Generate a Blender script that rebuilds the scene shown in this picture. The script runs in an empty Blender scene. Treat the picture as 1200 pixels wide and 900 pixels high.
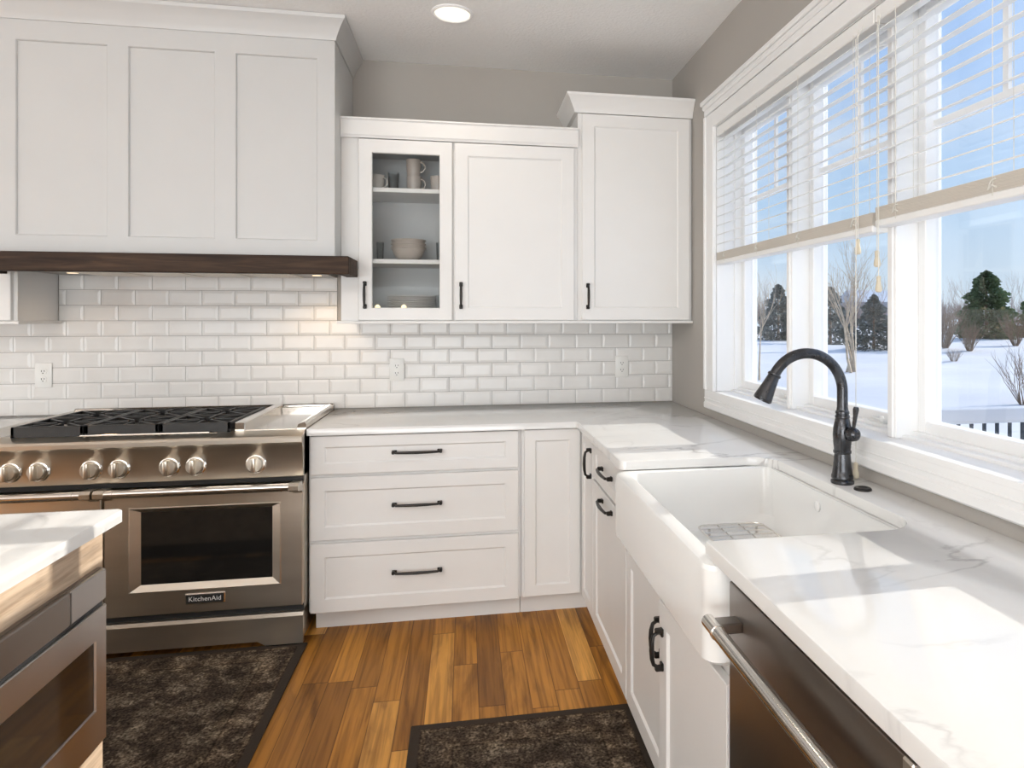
import bpy, bmesh, math, random
from mathutils import Vector, Matrix
PI = math.pi
sc = bpy.context.scene
COL = sc.collection

# ------------------------------------------------------------------ camera
CAM = Vector((-1.175, -3.748, 1.394)); YAW = 0.1792; F = 790.5
cam = bpy.data.cameras.new('camera'); cam.sensor_width = 36; cam.sensor_fit = 'HORIZONTAL'
cam.lens = F / 1200 * 36; cam.shift_x = -0.0740; cam.shift_y = -0.0646
cam.clip_start = 0.02; cam.clip_end = 400
camo = bpy.data.objects.new('camera', cam); COL.objects.link(camo)
camo.location = CAM; camo.rotation_euler = (PI / 2, 0, -YAW); sc.camera = camo

# ------------------------------------------------------------------ exposure
vs = sc.view_settings
vs.view_transform = 'Standard'; vs.look = 'None'; vs.gamma = 1; vs.use_curve_mapping = False
vs.exposure = 0.0

# ------------------------------------------------------------------ sky
world = bpy.data.worlds.new('winter_sky'); sc.world = world; world.use_nodes = True
wt = world.node_tree; wt.nodes.clear()
def wn(t): return wt.nodes.new(t)
w_out = wn('ShaderNodeOutputWorld'); w_bg = wn('ShaderNodeBackground')
w_tc = wn('ShaderNodeTexCoord'); w_sep = wn('ShaderNodeSeparateXYZ'); w_r = wn('ShaderNodeValToRGB')
w_r.color_ramp.elements[0].position = 0.0; w_r.color_ramp.elements[0].color = (0.74, 0.86, 0.97, 1)
w_r.color_ramp.elements[1].position = 0.75; w_r.color_ramp.elements[1].color = (0.26, 0.47, 0.92, 1)
e = w_r.color_ramp.elements.new(0.16); e.color = (0.50, 0.71, 0.97, 1)
e = w_r.color_ramp.elements.new(0.32); e.color = (0.36, 0.58, 0.96, 1)
w_n = wn('ShaderNodeTexNoise'); w_n.inputs['Scale'].default_value = 2.6; w_n.inputs['Detail'].default_value = 7
w_map = wn('ShaderNodeMapping'); w_map.inputs['Scale'].default_value = (1, 1, 4.5)
w_cr = wn('ShaderNodeValToRGB'); w_cr.color_ramp.elements[0].position = 0.46; w_cr.color_ramp.elements[0].color = (0, 0, 0, 1)
w_cr.color_ramp.elements[1].position = 0.8; w_cr.color_ramp.elements[1].color = (0.75, 0.75, 0.75, 1)
w_mix = wn('ShaderNodeMixRGB'); w_mix.inputs[2].default_value = (0.86, 0.91, 0.97, 1)
wt.links.new(w_tc.outputs['Generated'], w_sep.inputs[0]); wt.links.new(w_sep.outputs['Z'], w_r.inputs[0])
wt.links.new(w_tc.outputs['Generated'], w_map.inputs[0]); wt.links.new(w_map.outputs[0], w_n.inputs['Vector'])
wt.links.new(w_n.outputs['Fac'], w_cr.inputs[0]); wt.links.new(w_cr.outputs[0], w_mix.inputs[0])
wt.links.new(w_r.outputs[0], w_mix.inputs[1]); wt.links.new(w_mix.outputs[0], w_bg.inputs[0])
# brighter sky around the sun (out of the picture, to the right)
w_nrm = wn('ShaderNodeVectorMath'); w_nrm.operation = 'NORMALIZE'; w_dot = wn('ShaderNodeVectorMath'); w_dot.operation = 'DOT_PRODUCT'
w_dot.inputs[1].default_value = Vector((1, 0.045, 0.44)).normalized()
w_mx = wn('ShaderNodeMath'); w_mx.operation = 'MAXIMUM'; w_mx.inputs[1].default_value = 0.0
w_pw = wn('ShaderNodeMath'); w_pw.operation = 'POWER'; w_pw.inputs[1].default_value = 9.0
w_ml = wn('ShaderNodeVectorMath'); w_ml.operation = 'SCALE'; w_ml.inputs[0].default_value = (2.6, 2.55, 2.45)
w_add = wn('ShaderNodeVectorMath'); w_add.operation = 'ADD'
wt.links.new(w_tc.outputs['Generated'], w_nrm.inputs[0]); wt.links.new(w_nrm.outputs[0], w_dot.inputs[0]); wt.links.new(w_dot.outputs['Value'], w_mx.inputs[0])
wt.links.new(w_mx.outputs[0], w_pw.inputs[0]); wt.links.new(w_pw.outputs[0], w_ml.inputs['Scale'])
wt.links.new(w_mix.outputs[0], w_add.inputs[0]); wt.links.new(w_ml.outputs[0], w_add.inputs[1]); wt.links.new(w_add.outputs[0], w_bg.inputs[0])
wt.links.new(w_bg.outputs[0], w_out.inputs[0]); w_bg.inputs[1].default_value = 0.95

# ------------------------------------------------------------------ sun and added fill lights
sun = bpy.data.lights.new('sun', 'SUN'); sun.energy = 4.4; sun.angle = math.radians(0.6); sun.color = (1.0, 0.95, 0.87)
suno = bpy.data.objects.new('sun', sun); COL.objects.link(suno)
suno.rotation_euler = Vector((-1, -0.045, -0.44)).to_track_quat('-Z', 'Y').to_euler()

def area(name, loc, direction, sx, sy, power, color=(1, 1, 1)):
    l = bpy.data.lights.new(name, 'AREA'); l.shape = 'RECTANGLE'; l.size = sx; l.size_y = sy
    l.energy = power; l.color = color
    o = bpy.data.objects.new(name, l); COL.objects.link(o); o.location = loc
    o.rotation_euler = Vector(direction).to_track_quat('-Z', 'Z').to_euler()
    return o
area('rear_fill_light', (-2.9, -8.3, 1.0), (0, 1, -0.02), 5.2, 1.8, 245, (0.91, 0.965, 1.0))  # fill added behind the camera; that wall has no window
area('side_fill_light', (-7.3, -3.6, 1.2), (1, 0, -0.02), 4.2, 2.0, 120, (0.91, 0.965, 1.0))  # fill added from the left; no opening in the left wall
area('overhead_fill_light', (-3.4, -4.6, 2.74), (0, 0, -1), 3.4, 3.4, 25, (0.95, 0.98, 1.0))  # unseen panel added under the ceiling to lift the room, no fixture there
area('upward_fill_light', (-3.0, -5.6, 2.0), (0, 0, 1), 1.6, 1.6, 110, (0.92, 0.97, 1.0))  # unseen lamp facing up, added to brighten the ceiling

# ------------------------------------------------------------------ materials
def new_mat(name):
    m = bpy.data.materials.new(name); m.use_nodes = True
    return m, m.node_tree, m.node_tree.nodes['Principled BSDF']
def pbr(name, col, rough=0.5, metal=0.0, bump=0.0, bscale=60, var=0.0, vscale=4, stretch=(1, 1, 1), spec=0.5, coat=0.0, rvar=0.0):
    m, t, b = new_mat(name)
    b.inputs['Base Color'].default_value = (*col, 1); b.inputs['Roughness'].default_value = rough
    b.inputs['Metallic'].default_value = metal; b.inputs['Specular IOR Level'].default_value = spec
    b.inputs['Coat Weight'].default_value = coat; b.inputs['Coat Roughness'].default_value = 0.1
    tc = t.nodes.new('ShaderNodeTexCoord'); mp = t.nodes.new('ShaderNodeMapping')
    mp.inputs['Scale'].default_value = stretch; t.links.new(tc.outputs['Object'], mp.inputs[0])
    n2 = t.nodes.new('ShaderNodeTexNoise'); n2.inputs['Scale'].default_value = vscale; n2.inputs['Detail'].default_value = 5
    t.links.new(mp.outputs[0], n2.inputs['Vector'])
    mr = t.nodes.new('ShaderNodeMapRange'); mr.inputs[1].default_value = 0.25; mr.inputs[2].default_value = 0.75
    mr.inputs[3].default_value = 1 - var; mr.inputs[4].default_value = 1 + var
    t.links.new(n2.outputs['Fac'], mr.inputs[0])
    mx = t.nodes.new('ShaderNodeVectorMath'); mx.operation = 'SCALE'; mx.inputs[0].default_value = col
    t.links.new(mr.outputs[0], mx.inputs['Scale']); t.links.new(mx.outputs[0], b.inputs['Base Color'])
    if rvar:
        r2 = t.nodes.new('ShaderNodeMapRange'); r2.inputs[3].default_value = rough - rvar; r2.inputs[4].default_value = rough + rvar
        t.links.new(n2.outputs['Fac'], r2.inputs[0]); t.links.new(r2.outputs[0], b.inputs['Roughness'])
    if bump:
        n = t.nodes.new('ShaderNodeTexNoise'); n.inputs['Scale'].default_value = bscale; n.inputs['Detail'].default_value = 4
        t.links.new(mp.outputs[0], n.inputs['Vector'])
        bp = t.nodes.new('ShaderNodeBump'); bp.inputs['Strength'].default_value = bump; bp.inputs['Distance'].default_value = 0.004
        t.links.new(n.outputs['Fac'], bp.inputs['Height']); t.links.new(bp.outputs[0], b.inputs['Normal'])
    return m
M = {}
M['cab'] = pbr('painted_cabinet_white', (0.80, 0.785, 0.765), 0.42, var=0.012, vscale=6)
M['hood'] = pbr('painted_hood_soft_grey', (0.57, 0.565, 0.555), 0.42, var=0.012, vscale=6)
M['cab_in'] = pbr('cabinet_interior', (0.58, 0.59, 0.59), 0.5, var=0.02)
M['trimw'] = pbr('window_trim_white', (0.88, 0.875, 0.865), 0.35, var=0.01, vscale=8)
M['wall'] = pbr('taupe_wall_paint', (0.44, 0.41, 0.375), 0.75, bump=0.15, bscale=160, var=0.02, vscale=2)
M['ceil'] = pbr('ceiling_texture', (0.92, 0.915, 0.905), 0.9, bump=0.9, bscale=70, var=0.02, vscale=60)
M['steel'] = pbr('brushed_steel', (0.66, 0.605, 0.525), 0.30, 1.0, var=0.10, vscale=2, stretch=(1, 1, 5), rvar=0.04)
M['steel_top'] = pbr('polished_steel', (0.68, 0.65, 0.61), 0.13, 1.0, var=0.04, vscale=6)
M['steel_dark'] = pbr('dark_steel', (0.25, 0.225, 0.205), 0.33, 1.0, var=0.08, vscale=2, stretch=(1, 1, 1), rvar=0.03)
M['steel_mid'] = pbr('mid_steel', (0.42, 0.40, 0.385), 0.30, 1.0, var=0.06, vscale=2)
M['chrome'] = pbr('bright_steel', (0.72, 0.69, 0.65), 0.16, 1.0, var=0.02)
M['black'] = pbr('black_shadow_gap', (0.012, 0.012, 0.012), 0.5)
M['iron'] = pbr('cast_iron', (0.022, 0.021, 0.02), 0.42, bump=0.3, bscale=200, var=0.2, vscale=30)
M['burner'] = pbr('burner_brass', (0.42, 0.26, 0.16), 0.35, 0.9, var=0.3, vscale=40)
M['bronze'] = pbr('oil_rubbed_bronze', (0.022, 0.019, 0.017), 0.35, 0.55, var=0.2, vscale=50)
M['faucet'] = pbr('faucet_bronze', (0.072, 0.073, 0.078), 0.27, 0.9, var=0.35, vscale=25, rvar=0.08)
M['porcelain'] = pbr('fireclay_white', (0.86, 0.855, 0.835), 0.12, var=0.008, coat=0.4)
M['darkglass'] = pbr('oven_glass', (0.012, 0.011, 0.010), 0.05, spec=0.7)
M['cord'] = pbr('blind_cord', (0.74, 0.72, 0.66), 0.8)
M['tassel'] = pbr('beige_tassel', (0.62, 0.55, 0.42), 0.6, var=0.05)
M['blind'] = pbr('blind_slat_white', (0.86, 0.855, 0.84), 0.4, var=0.01)
M['blind_stack'] = pbr('blind_slat_edge_ivory', (0.66, 0.61, 0.54), 0.55, var=0.08, vscale=3, stretch=(1, 1, 200))
M['plastic'] = pbr('outlet_plastic', (0.80, 0.79, 0.76), 0.35)
M['mug'] = pbr('stoneware_taupe', (0.52, 0.46, 0.41), 0.3, var=0.06, vscale=30)
M['mugw'] = pbr('stoneware_pale', (0.62, 0.58, 0.53), 0.35, var=0.05, vscale=30)
M['plate'] = pbr('stoneware_plate', (0.55, 0.51, 0.47), 0.3, var=0.06)
M['bark'] = pbr('birch_bark', (0.50, 0.40, 0.29), 0.9, var=0.3, vscale=6)
M['twig'] = pbr('brown_twigs', (0.26, 0.18, 0.12), 0.9, var=0.3, vscale=3)
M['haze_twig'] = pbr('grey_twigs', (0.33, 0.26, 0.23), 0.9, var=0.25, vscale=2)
M['needle'] = pbr('spruce_needles', (0.15, 0.20, 0.09), 0.8, var=0.5, vscale=1.2)
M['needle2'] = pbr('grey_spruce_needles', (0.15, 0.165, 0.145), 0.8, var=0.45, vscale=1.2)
M['snow'] = pbr('snow', (0.73, 0.725, 0.735), 0.8, bump=1.0, bscale=1.6, var=0.05, vscale=0.5)
M['rail'] = pbr('deck_rail_paint', (0.72, 0.73, 0.74), 0.5)
M['baluster'] = pbr('dark_baluster', (0.05, 0.06, 0.075), 0.4, 0.5)
M['siding'] = pbr('house_siding', (0.34, 0.36, 0.40), 0.8)
M['roof'] = pbr('snowy_roof', (0.55, 0.60, 0.68), 0.8, var=0.1)

def emis(name, col, s):
    m, t, b = new_mat(name); b.inputs['Base Color'].default_value = (*col, 1)
    b.inputs['Emission Color'].default_value = (*col, 1); b.inputs['Emission Strength'].default_value = s
    return m
M['lamp'] = emis('lamp_lens', (1.0, 0.93, 0.78), 1.0)
M['flame'] = emis('candle_glow', (1.0, 0.82, 0.50), 1.2)
M['hoodlamp'] = emis('hood_lamp_lens', (1.0, 0.78, 0.52), 1.2)

def glassmat(name, tint=(1, 1, 1), refl=1.0):
    m = bpy.data.materials.new(name); m.use_nodes = True; t = m.node_tree; t.nodes.clear()
    o = t.nodes.new('ShaderNodeOutputMaterial'); mx = t.nodes.new('ShaderNodeMixShader')
    tr = t.nodes.new('ShaderNodeBsdfTransparent'); gl = t.nodes.new('ShaderNodeBsdfGlossy'); fr = t.nodes.new('ShaderNodeFresnel')
    tr.inputs[0].default_value = (*tint, 1); gl.inputs['Roughness'].default_value = 0.02; fr.inputs[0].default_value = 1.35
    mu = t.nodes.new('ShaderNodeMath'); mu.operation = 'MULTIPLY'; mu.inputs[1].default_value = refl
    t.links.new(fr.outputs[0], mu.inputs[0]); t.links.new(mu.outputs[0], mx.inputs[0])
    t.links.new(tr.outputs[0], mx.inputs[1]); t.links.new(gl.outputs[0], mx.inputs[2]); t.links.new(mx.outputs[0], o.inputs[0])
    return m
M['pane'] = glassmat('window_glass', (0.985, 0.99, 0.99), 0.10)
M['cabglass'] = glassmat('cabinet_glass', (0.95, 0.955, 0.955), 0.25)
M['tumbler'] = glassmat('tumbler_glass', (0.95, 0.96, 0.96), 0.5)

def nodes_of(m): 
    t = m.node_tree
    def N(k, **kw):
        n = t.nodes.new(k)
        for a, v in kw.items(): setattr(n, a, v)
        return n
    def L(a, b): t.links.new(a, b)
    def MA(op, a, b=None):
        n = N('ShaderNodeMath', operation=op)
        for i, v in enumerate((a, b)):
            if v is None: continue
            if isinstance(v, (int, float)): n.inputs[i].default_value = v
            else: L(v, n.inputs[i])
        return n.outputs[0]
    def RAMP(fac, stops, interp='LINEAR'):
        r = N('ShaderNodeValToRGB'); cr = r.color_ramp; cr.interpolation = interp
        cr.elements[0].position, cr.elements[0].color = stops[0][0], (*stops[0][1], 1)
        cr.elements[1].position, cr.elements[1].color = stops[-1][0], (*stops[-1][1], 1)
        for p, c in stops[1:-1]:
            e = cr.elements.new(p); e.color = (*c, 1)
        L(fac, r.inputs[0]); return r.outputs[0]
    def NOISE(vec, scale, detail=4, dist=0.0, sc3=None):
        if sc3:
            mp = N('ShaderNodeMapping'); mp.inputs['Scale'].default_value = sc3; L(vec, mp.inputs[0]); vec = mp.outputs[0]
        n = N('ShaderNodeTexNoise'); n.inputs['Scale'].default_value = scale; n.inputs['Detail'].default_value = detail
        n.inputs['Distortion'].default_value = dist; L(vec, n.inputs['Vector']); return n.outputs['Fac']
    def MIX(mode, fac, a, b):
        n = N('ShaderNodeMixRGB', blend_type=mode)
        for i, v in enumerate((fac, a, b)):
            if isinstance(v, (int, float)): n.inputs[i].default_value = v
            elif isinstance(v, tuple): n.inputs[i].default_value = (*v, 1)
            else: L(v, n.inputs[i])
        return n.outputs[0]
    return t, N, L, MA, RAMP, NOISE, MIX

def floor_mat():
    m, t0, b = new_mat('oak_plank_floor'); t, N, L, MA, RAMP, NOISE, MIX = nodes_of(m)
    tc = N('ShaderNodeTexCoord').outputs['Object']; s = N('ShaderNodeSeparateXYZ'); L(tc, s.inputs[0])
    X, Y = s.outputs[0], s.outputs[1]
    xs = MA('DIVIDE', X, 0.094); col = MA('FLOOR', xs)
    w1 = N('ShaderNodeTexWhiteNoise', noise_dimensions='1D'); L(col, w1.inputs['W'])
    ys = MA('ADD', MA('DIVIDE', Y, 1.05), MA('MULTIPLY', w1.outputs['Value'], 9.0)); row = MA('FLOOR', ys)
    cb = N('ShaderNodeCombineXYZ'); L(col, cb.inputs[0]); L(row, cb.inputs[1])
    w2 = N('ShaderNodeTexWhiteNoise', noise_dimensions='2D'); L(cb.outputs[0], w2.inputs['Vector'])
    pl = RAMP(w2.outputs['Value'], [(0, (0.20, 0.083, 0.017)), (0.25, (0.32, 0.136, 0.023)), (0.55, (0.44, 0.192, 0.030)), (0.8, (0.53, 0.240, 0.042)), (1, (0.70, 0.37, 0.095))])
    # grain follows each plank
    off = N('ShaderNodeVectorMath', operation='MULTIPLY_ADD'); L(w2.outputs['Color'], off.inputs[0]); off.inputs[1].default_value = (20, 20, 20); L(tc, off.inputs[2])
    g = NOISE(off.outputs[0], 1.0, 8, 0.6, (60, 2.2, 1)); g2 = NOISE(off.outputs[0], 1.0, 5, 1.2, (9, 1.6, 1))
    c = MIX('MULTIPLY', 0.85, pl, RAMP(g, [(0.30, (0.48, 0.42, 0.36)), (0.58, (1.12, 1.10, 1.04))]))
    c = MIX('MULTIPLY', 0.8, c, RAMP(g2, [(0.30, (0.36, 0.30, 0.26)), (0.45, (0.96, 0.95, 0.93)), (0.75, (1.25, 1.25, 1.22))]))
    fx = MA('FRACT', xs); seam = MA('MINIMUM', fx, MA('SUBTRACT', 1.0, fx))
    fy = MA('FRACT', ys); seamy = MA('MINIMUM', fy, MA('SUBTRACT', 1.0, fy))
    sm = MA('MINIMUM', MA('MULTIPLY', seam, 1.0), MA('MULTIPLY', seamy, 7.0))
    c = MIX('MULTIPLY', 1.0, c, RAMP(sm, [(0.0, (0.25, 0.2, 0.16)), (0.022, (1, 1, 1))]))
    L(c, b.inputs['Base Color']); b.inputs['Roughness'].default_value = 0.42; b.inputs['Specular IOR Level'].default_value = 0.25
    bp = N('ShaderNodeBump'); bp.inputs['Strength'].default_value = 0.25; bp.inputs['Distance'].default_value = 0.003
    L(MA('ADD', g, MA('MULTIPLY', MA('GREATER_THAN', sm, 0.014), 1.5)), bp.inputs['Height']); L(bp.outputs[0], b.inputs['Normal'])
    return m
M['floor'] = floor_mat()

def quartz_mat():
    m, t0, b = new_mat('veined_white_quartz'); t, N, L, MA, RAMP, NOISE, MIX = nodes_of(m)
    tc = N('ShaderNodeTexCoord').outputs['Object']
    rot = N('ShaderNodeMapping'); rot.inputs['Rotation'].default_value = (0, 0, 0.7); rot.inputs['Scale'].default_value = (1.0, 2.2, 1.0); L(tc, rot.inputs[0])
    n = NOISE(rot.outputs[0], 1.05, 9, 0.9)
    v = MA('ABSOLUTE', MA('SUBTRACT', n, 0.5)); n2 = NOISE(tc, 1.6, 3)
    vein = MA('MULTIPLY', RAMP(v, [(0.0, (1, 1, 1)), (0.011, (0, 0, 0))]), RAMP(n2, [(0.42, (0, 0, 0)), (0.62, (1, 1, 1))]))
    soft = MA('MULTIPLY', RAMP(v, [(0.0, (1, 1, 1)), (0.07, (0, 0, 0))]), RAMP(n2, [(0.4, (0, 0, 0)), (0.7, (1, 1, 1))]))
    c = MIX('MIX', MA('MULTIPLY', soft, 0.13), (0.765, 0.755, 0.735), (0.55, 0.535, 0.52))
    c = MIX('MIX', MA('MULTIPLY', vein, 0.62), c, (0.36, 0.345, 0.34))
    L(c, b.inputs['Base Color']); b.inputs['Roughness'].default_value = 0.09; b.inputs['Specular IOR Level'].default_value = 0.55
    return m
M['quartz'] = quartz_mat()

def wood_mat(name, c0, c1, c2, stretch, rough=0.45):
    m, t0, b = new_mat(name); t, N, L, MA, RAMP, NOISE, MIX = nodes_of(m)
    tc = N('ShaderNodeTexCoord').outputs['Object']
    g = NOISE(tc, 1.0, 9, 1.2, stretch); f = NOISE(tc, 1.0, 4, 0.2, tuple(s * 6 for s in stretch))
    c = RAMP(g, [(0.28, c0), (0.5, c1), (0.72, c2)])
    c = MIX('MULTIPLY', 0.6, c, RAMP(f, [(0.3, (0.6, 0.58, 0.55)), (0.6, (1.05, 1.05, 1.05))]))
    L(c, b.inputs['Base Color']); b.inputs['Roughness'].default_value = rough; b.inputs['Specular IOR Level'].default_value = 0.25
    bp = N('ShaderNodeBump'); bp.inputs['Strength'].default_value = 0.2; bp.inputs['Distance'].default_value = 0.003
    L(f, bp.inputs['Height']); L(bp.outputs[0], b.inputs['Normal'])
    return m
M['walnut'] = wood_mat('walnut_beam', (0.020, 0.011, 0.007), (0.045, 0.025, 0.015), (0.085, 0.048, 0.028), (2.2, 30, 30), 0.62)
M['oak'] = wood_mat('pale_oak', (0.36, 0.25, 0.165), (0.52, 0.385, 0.27), (0.62, 0.48, 0.35), (14, 1.6, 22))

def rug_mat(name, x0, x1, y0, y1):
    m, t0, b = new_mat(name); t, N, L, MA, RAMP, NOISE, MIX = nodes_of(m)
    tc = N('ShaderNodeTexCoord').outputs['Object']; s = N('ShaderNodeSeparateXYZ'); L(tc, s.inputs[0])
    X, Y = s.outputs[0], s.outputs[1]
    d = MA('MINIMUM', MA('MINIMUM', MA('SUBTRACT', X, x0), MA('SUBTRACT', x1, X)), MA('MINIMUM', MA('SUBTRACT', Y, y0), MA('SUBTRACT', y1, Y)))
    a = NOISE(tc, 11, 9, 0.9); f = NOISE(tc, 120, 4); p = NOISE(tc, 46, 6, 1.4)
    base = RAMP(MA('ADD', MA('MULTIPLY', a, 0.55), MA('MULTIPLY', p, 0.45)), [(0.36, (0.035, 0.026, 0.019)), (0.5, (0.075, 0.056, 0.042)), (0.57, (0.16, 0.125, 0.092)), (0.66, (0.29, 0.235, 0.175))])
    vo = N('ShaderNodeTexVoronoi'); vo.inputs['Scale'].default_value = 14; L(tc, vo.inputs['Vector'])
    base = MIX('MULTIPLY', 0.5, base, RAMP(vo.outputs['Distance'], [(0.15, (1.35, 1.3, 1.2)), (0.55, (0.6, 0.58, 0.56))]))
    base = MIX('MULTIPLY', 0.9, base, RAMP(f, [(0.32, (0.22, 0.21, 0.20)), (0.66, (1.75, 1.75, 1.75))]))
    line = RAMP(d, [(0.0, (0.62, 0.58, 0.55)), (0.036, (0.62, 0.58, 0.55)), (0.040, (1.3, 1.25, 1.15)), (0.052, (1.1, 1.05, 1)), (0.056, (1, 1, 1)), (0.135, (1.25, 1.2, 1.12)), (0.141, (0.45, 0.42, 0.4)), (0.146, (1.2, 1.2, 1.15)), (0.175, (1.1, 1.1, 1.05)), (0.180, (0.8, 0.8, 0.8)), (0.2, (0.95, 0.95, 0.95))], 'LINEAR')
    edge = RAMP(d, [(0.030, (1, 1, 1)), (0.036, (0, 0, 0))])
    c = MIX('MULTIPLY', 1.0, base, line)
    c = MIX('MIX', edge, c, (0.052, 0.040, 0.031))
    L(c, b.inputs['Base Color']); b.inputs['Roughness'].default_value = 0.95; b.inputs['Specular IOR Level'].default_value = 0.1
    bp = N('ShaderNodeBump'); bp.inputs['Strength'].default_value = 0.7; bp.inputs['Distance'].default_value = 0.004
    L(f, bp.inputs['Height']); L(bp.outputs[0], b.inputs['Normal'])
    return m

def tile_mat():
    m, t0, b = new_mat('glazed_tile'); t, N, L, MA, RAMP, NOISE, MIX = nodes_of(m)
    tc = N('ShaderNodeTexCoord').outputs['Object']
    n = NOISE(tc, 6, 3)
    L(RAMP(n, [(0.3, (0.735, 0.715, 0.69)), (0.7, (0.785, 0.768, 0.745))]), b.inputs['Base Color'])
    b.inputs['Roughness'].default_value = 0.24; b.inputs['Specular IOR Level'].default_value = 0.4
    return m
M['tile'] = tile_mat()
M['grout'] = pbr('grey_grout', (0.30, 0.285, 0.27), 0.9)

# ------------------------------------------------------------------ mesh helpers
class MB:
    def __init__(self): self.bm = bmesh.new()
    def box(self, x0, x1, y0, y1, z0, z1, bev=0.0, seg=1):
        r = bmesh.ops.create_cube(self.bm, size=1.0); vs_ = r['verts']
        for v in vs_:
            v.co = Vector(((x0 + x1) / 2 + v.co.x * (x1 - x0), (y0 + y1) / 2 + v.co.y * (y1 - y0), (z0 + z1) / 2 + v.co.z * (z1 - z0)))
        if bev:
            es = list({e for v in vs_ for e in v.link_edges})
            bmesh.ops.bevel(self.bm, geom=es, offset=bev, segments=seg, profile=0.5, affect='EDGES')
        return self
    def rings(self, rings, close=True, cap0=True, cap1=True):
        R = [[self.bm.verts.new(p) for p in r] for r in rings]; n = len(R[0])
        for a, b in zip(R, R[1:]):
            for i in range(n if close else n - 1):
                j = (i + 1) % n
                try: self.bm.faces.new((a[i], a[j], b[j], b[i]))
                except ValueError: pass
        if cap0: self.bm.faces.new(list(reversed(R[0])))
        if cap1: self.bm.faces.new(R[-1])
        return self
    def tube(self, pts, rad, n=12, cap=True):
        pts = [Vector(p) for p in pts]
        if isinstance(rad, (int, float)): rad = [rad] * len(pts)
        tang = []
        for i in range(len(pts)):
            a = pts[max(i - 1, 0)]; b = pts[min(i + 1, len(pts) - 1)]; tang.append((b - a).normalized())
        t = tang[0]; up = Vector((0, 0, 1)) if abs(t.z) < 0.9 else Vector((1, 0, 0))
        u = t.cross(up).normalized(); rings = []
        for i, p in enumerate(pts):
            t = tang[i]; u = (u - t * u.dot(t)).normalized(); w = t.cross(u)
            rings.append([p + (u * math.cos(2 * PI * k / n) + w * math.sin(2 * PI * k / n)) * rad[i] for k in range(n)])
        return self.rings(rings, True, cap, cap)
    def lathe(self, prof, c, n=24, axis=(0, 0, 1), cap=True):
        ax = Vector(axis).normalized(); up = Vector((0, 0, 1)) if abs(ax.z) < 0.9 else Vector((1, 0, 0))
        u = ax.cross(up).normalized(); w = ax.cross(u); c = Vector(c)
        return self.rings([[c + ax * h + (u * math.cos(2 * PI * k / n) + w * math.sin(2 * PI * k / n)) * r for k in range(n)] for r, h in prof], True, cap, cap)
    def prism(self, poly, fn0, fn1):
        return self.rings([[fn0(p) for p in poly], [fn1(p) for p in poly]])
    def profx(self, prof, x0, x1):          # profile in (y, z) swept along x
        return self.rings([[Vector((x0, y, z)) for y, z in prof], [Vector((x1, y, z)) for y, z in prof]])
    def profy(self, prof, y0, y1):          # profile in (x, z) swept along y
        return self.rings([[Vector((x, y0, z)) for x, z in prof], [Vector((x, y1, z)) for x, z in prof]])
    def build(self, name, mat, parent=None, smooth=True, at=None):
        bm = self.bm
        bmesh.ops.recalc_face_normals(bm, faces=bm.faces)
        me = bpy.data.meshes.new(name); bm.to_mesh(me); bm.free()
        me.materials.append(mat)
        base = Vector((0, 0, 0))
        if parent is not None:
            r = parent
            while r.parent: r = r.parent
            base = r.location.copy()
        elif at is not None: base = Vector(at)
        me.transform(Matrix.Translation(-base))
        if smooth:
            me.polygons.foreach_set('use_smooth', [True] * len(me.polygons)); me.set_sharp_from_angle(angle=0.42)
        o = bpy.data.objects.new(name, me); COL.objects.link(o)
        if parent is not None: o.parent = parent
        elif at is not None: o.location = base
        return o
def tag(o, label, cat, group=None):
    o['label'] = label; o['category'] = cat
    if group: o['group'] = group
    return o
def thing(name, label, cat, loc, group=None):
    o = bpy.data.objects.new(name, None); COL.objects.link(o); o.location = loc; o.empty_display_size = 0.1
    return tag(o, label, cat, group)
def struct(o): o['kind'] = 'structure'; return o
def copy_tree(o, parent=None):
    c = o.copy(); COL.objects.link(c)
    if parent is not None: c.parent = parent
    for ch in list(o.children): copy_tree(ch, c)
    return c
def V(*a): return Vector(a)

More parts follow.
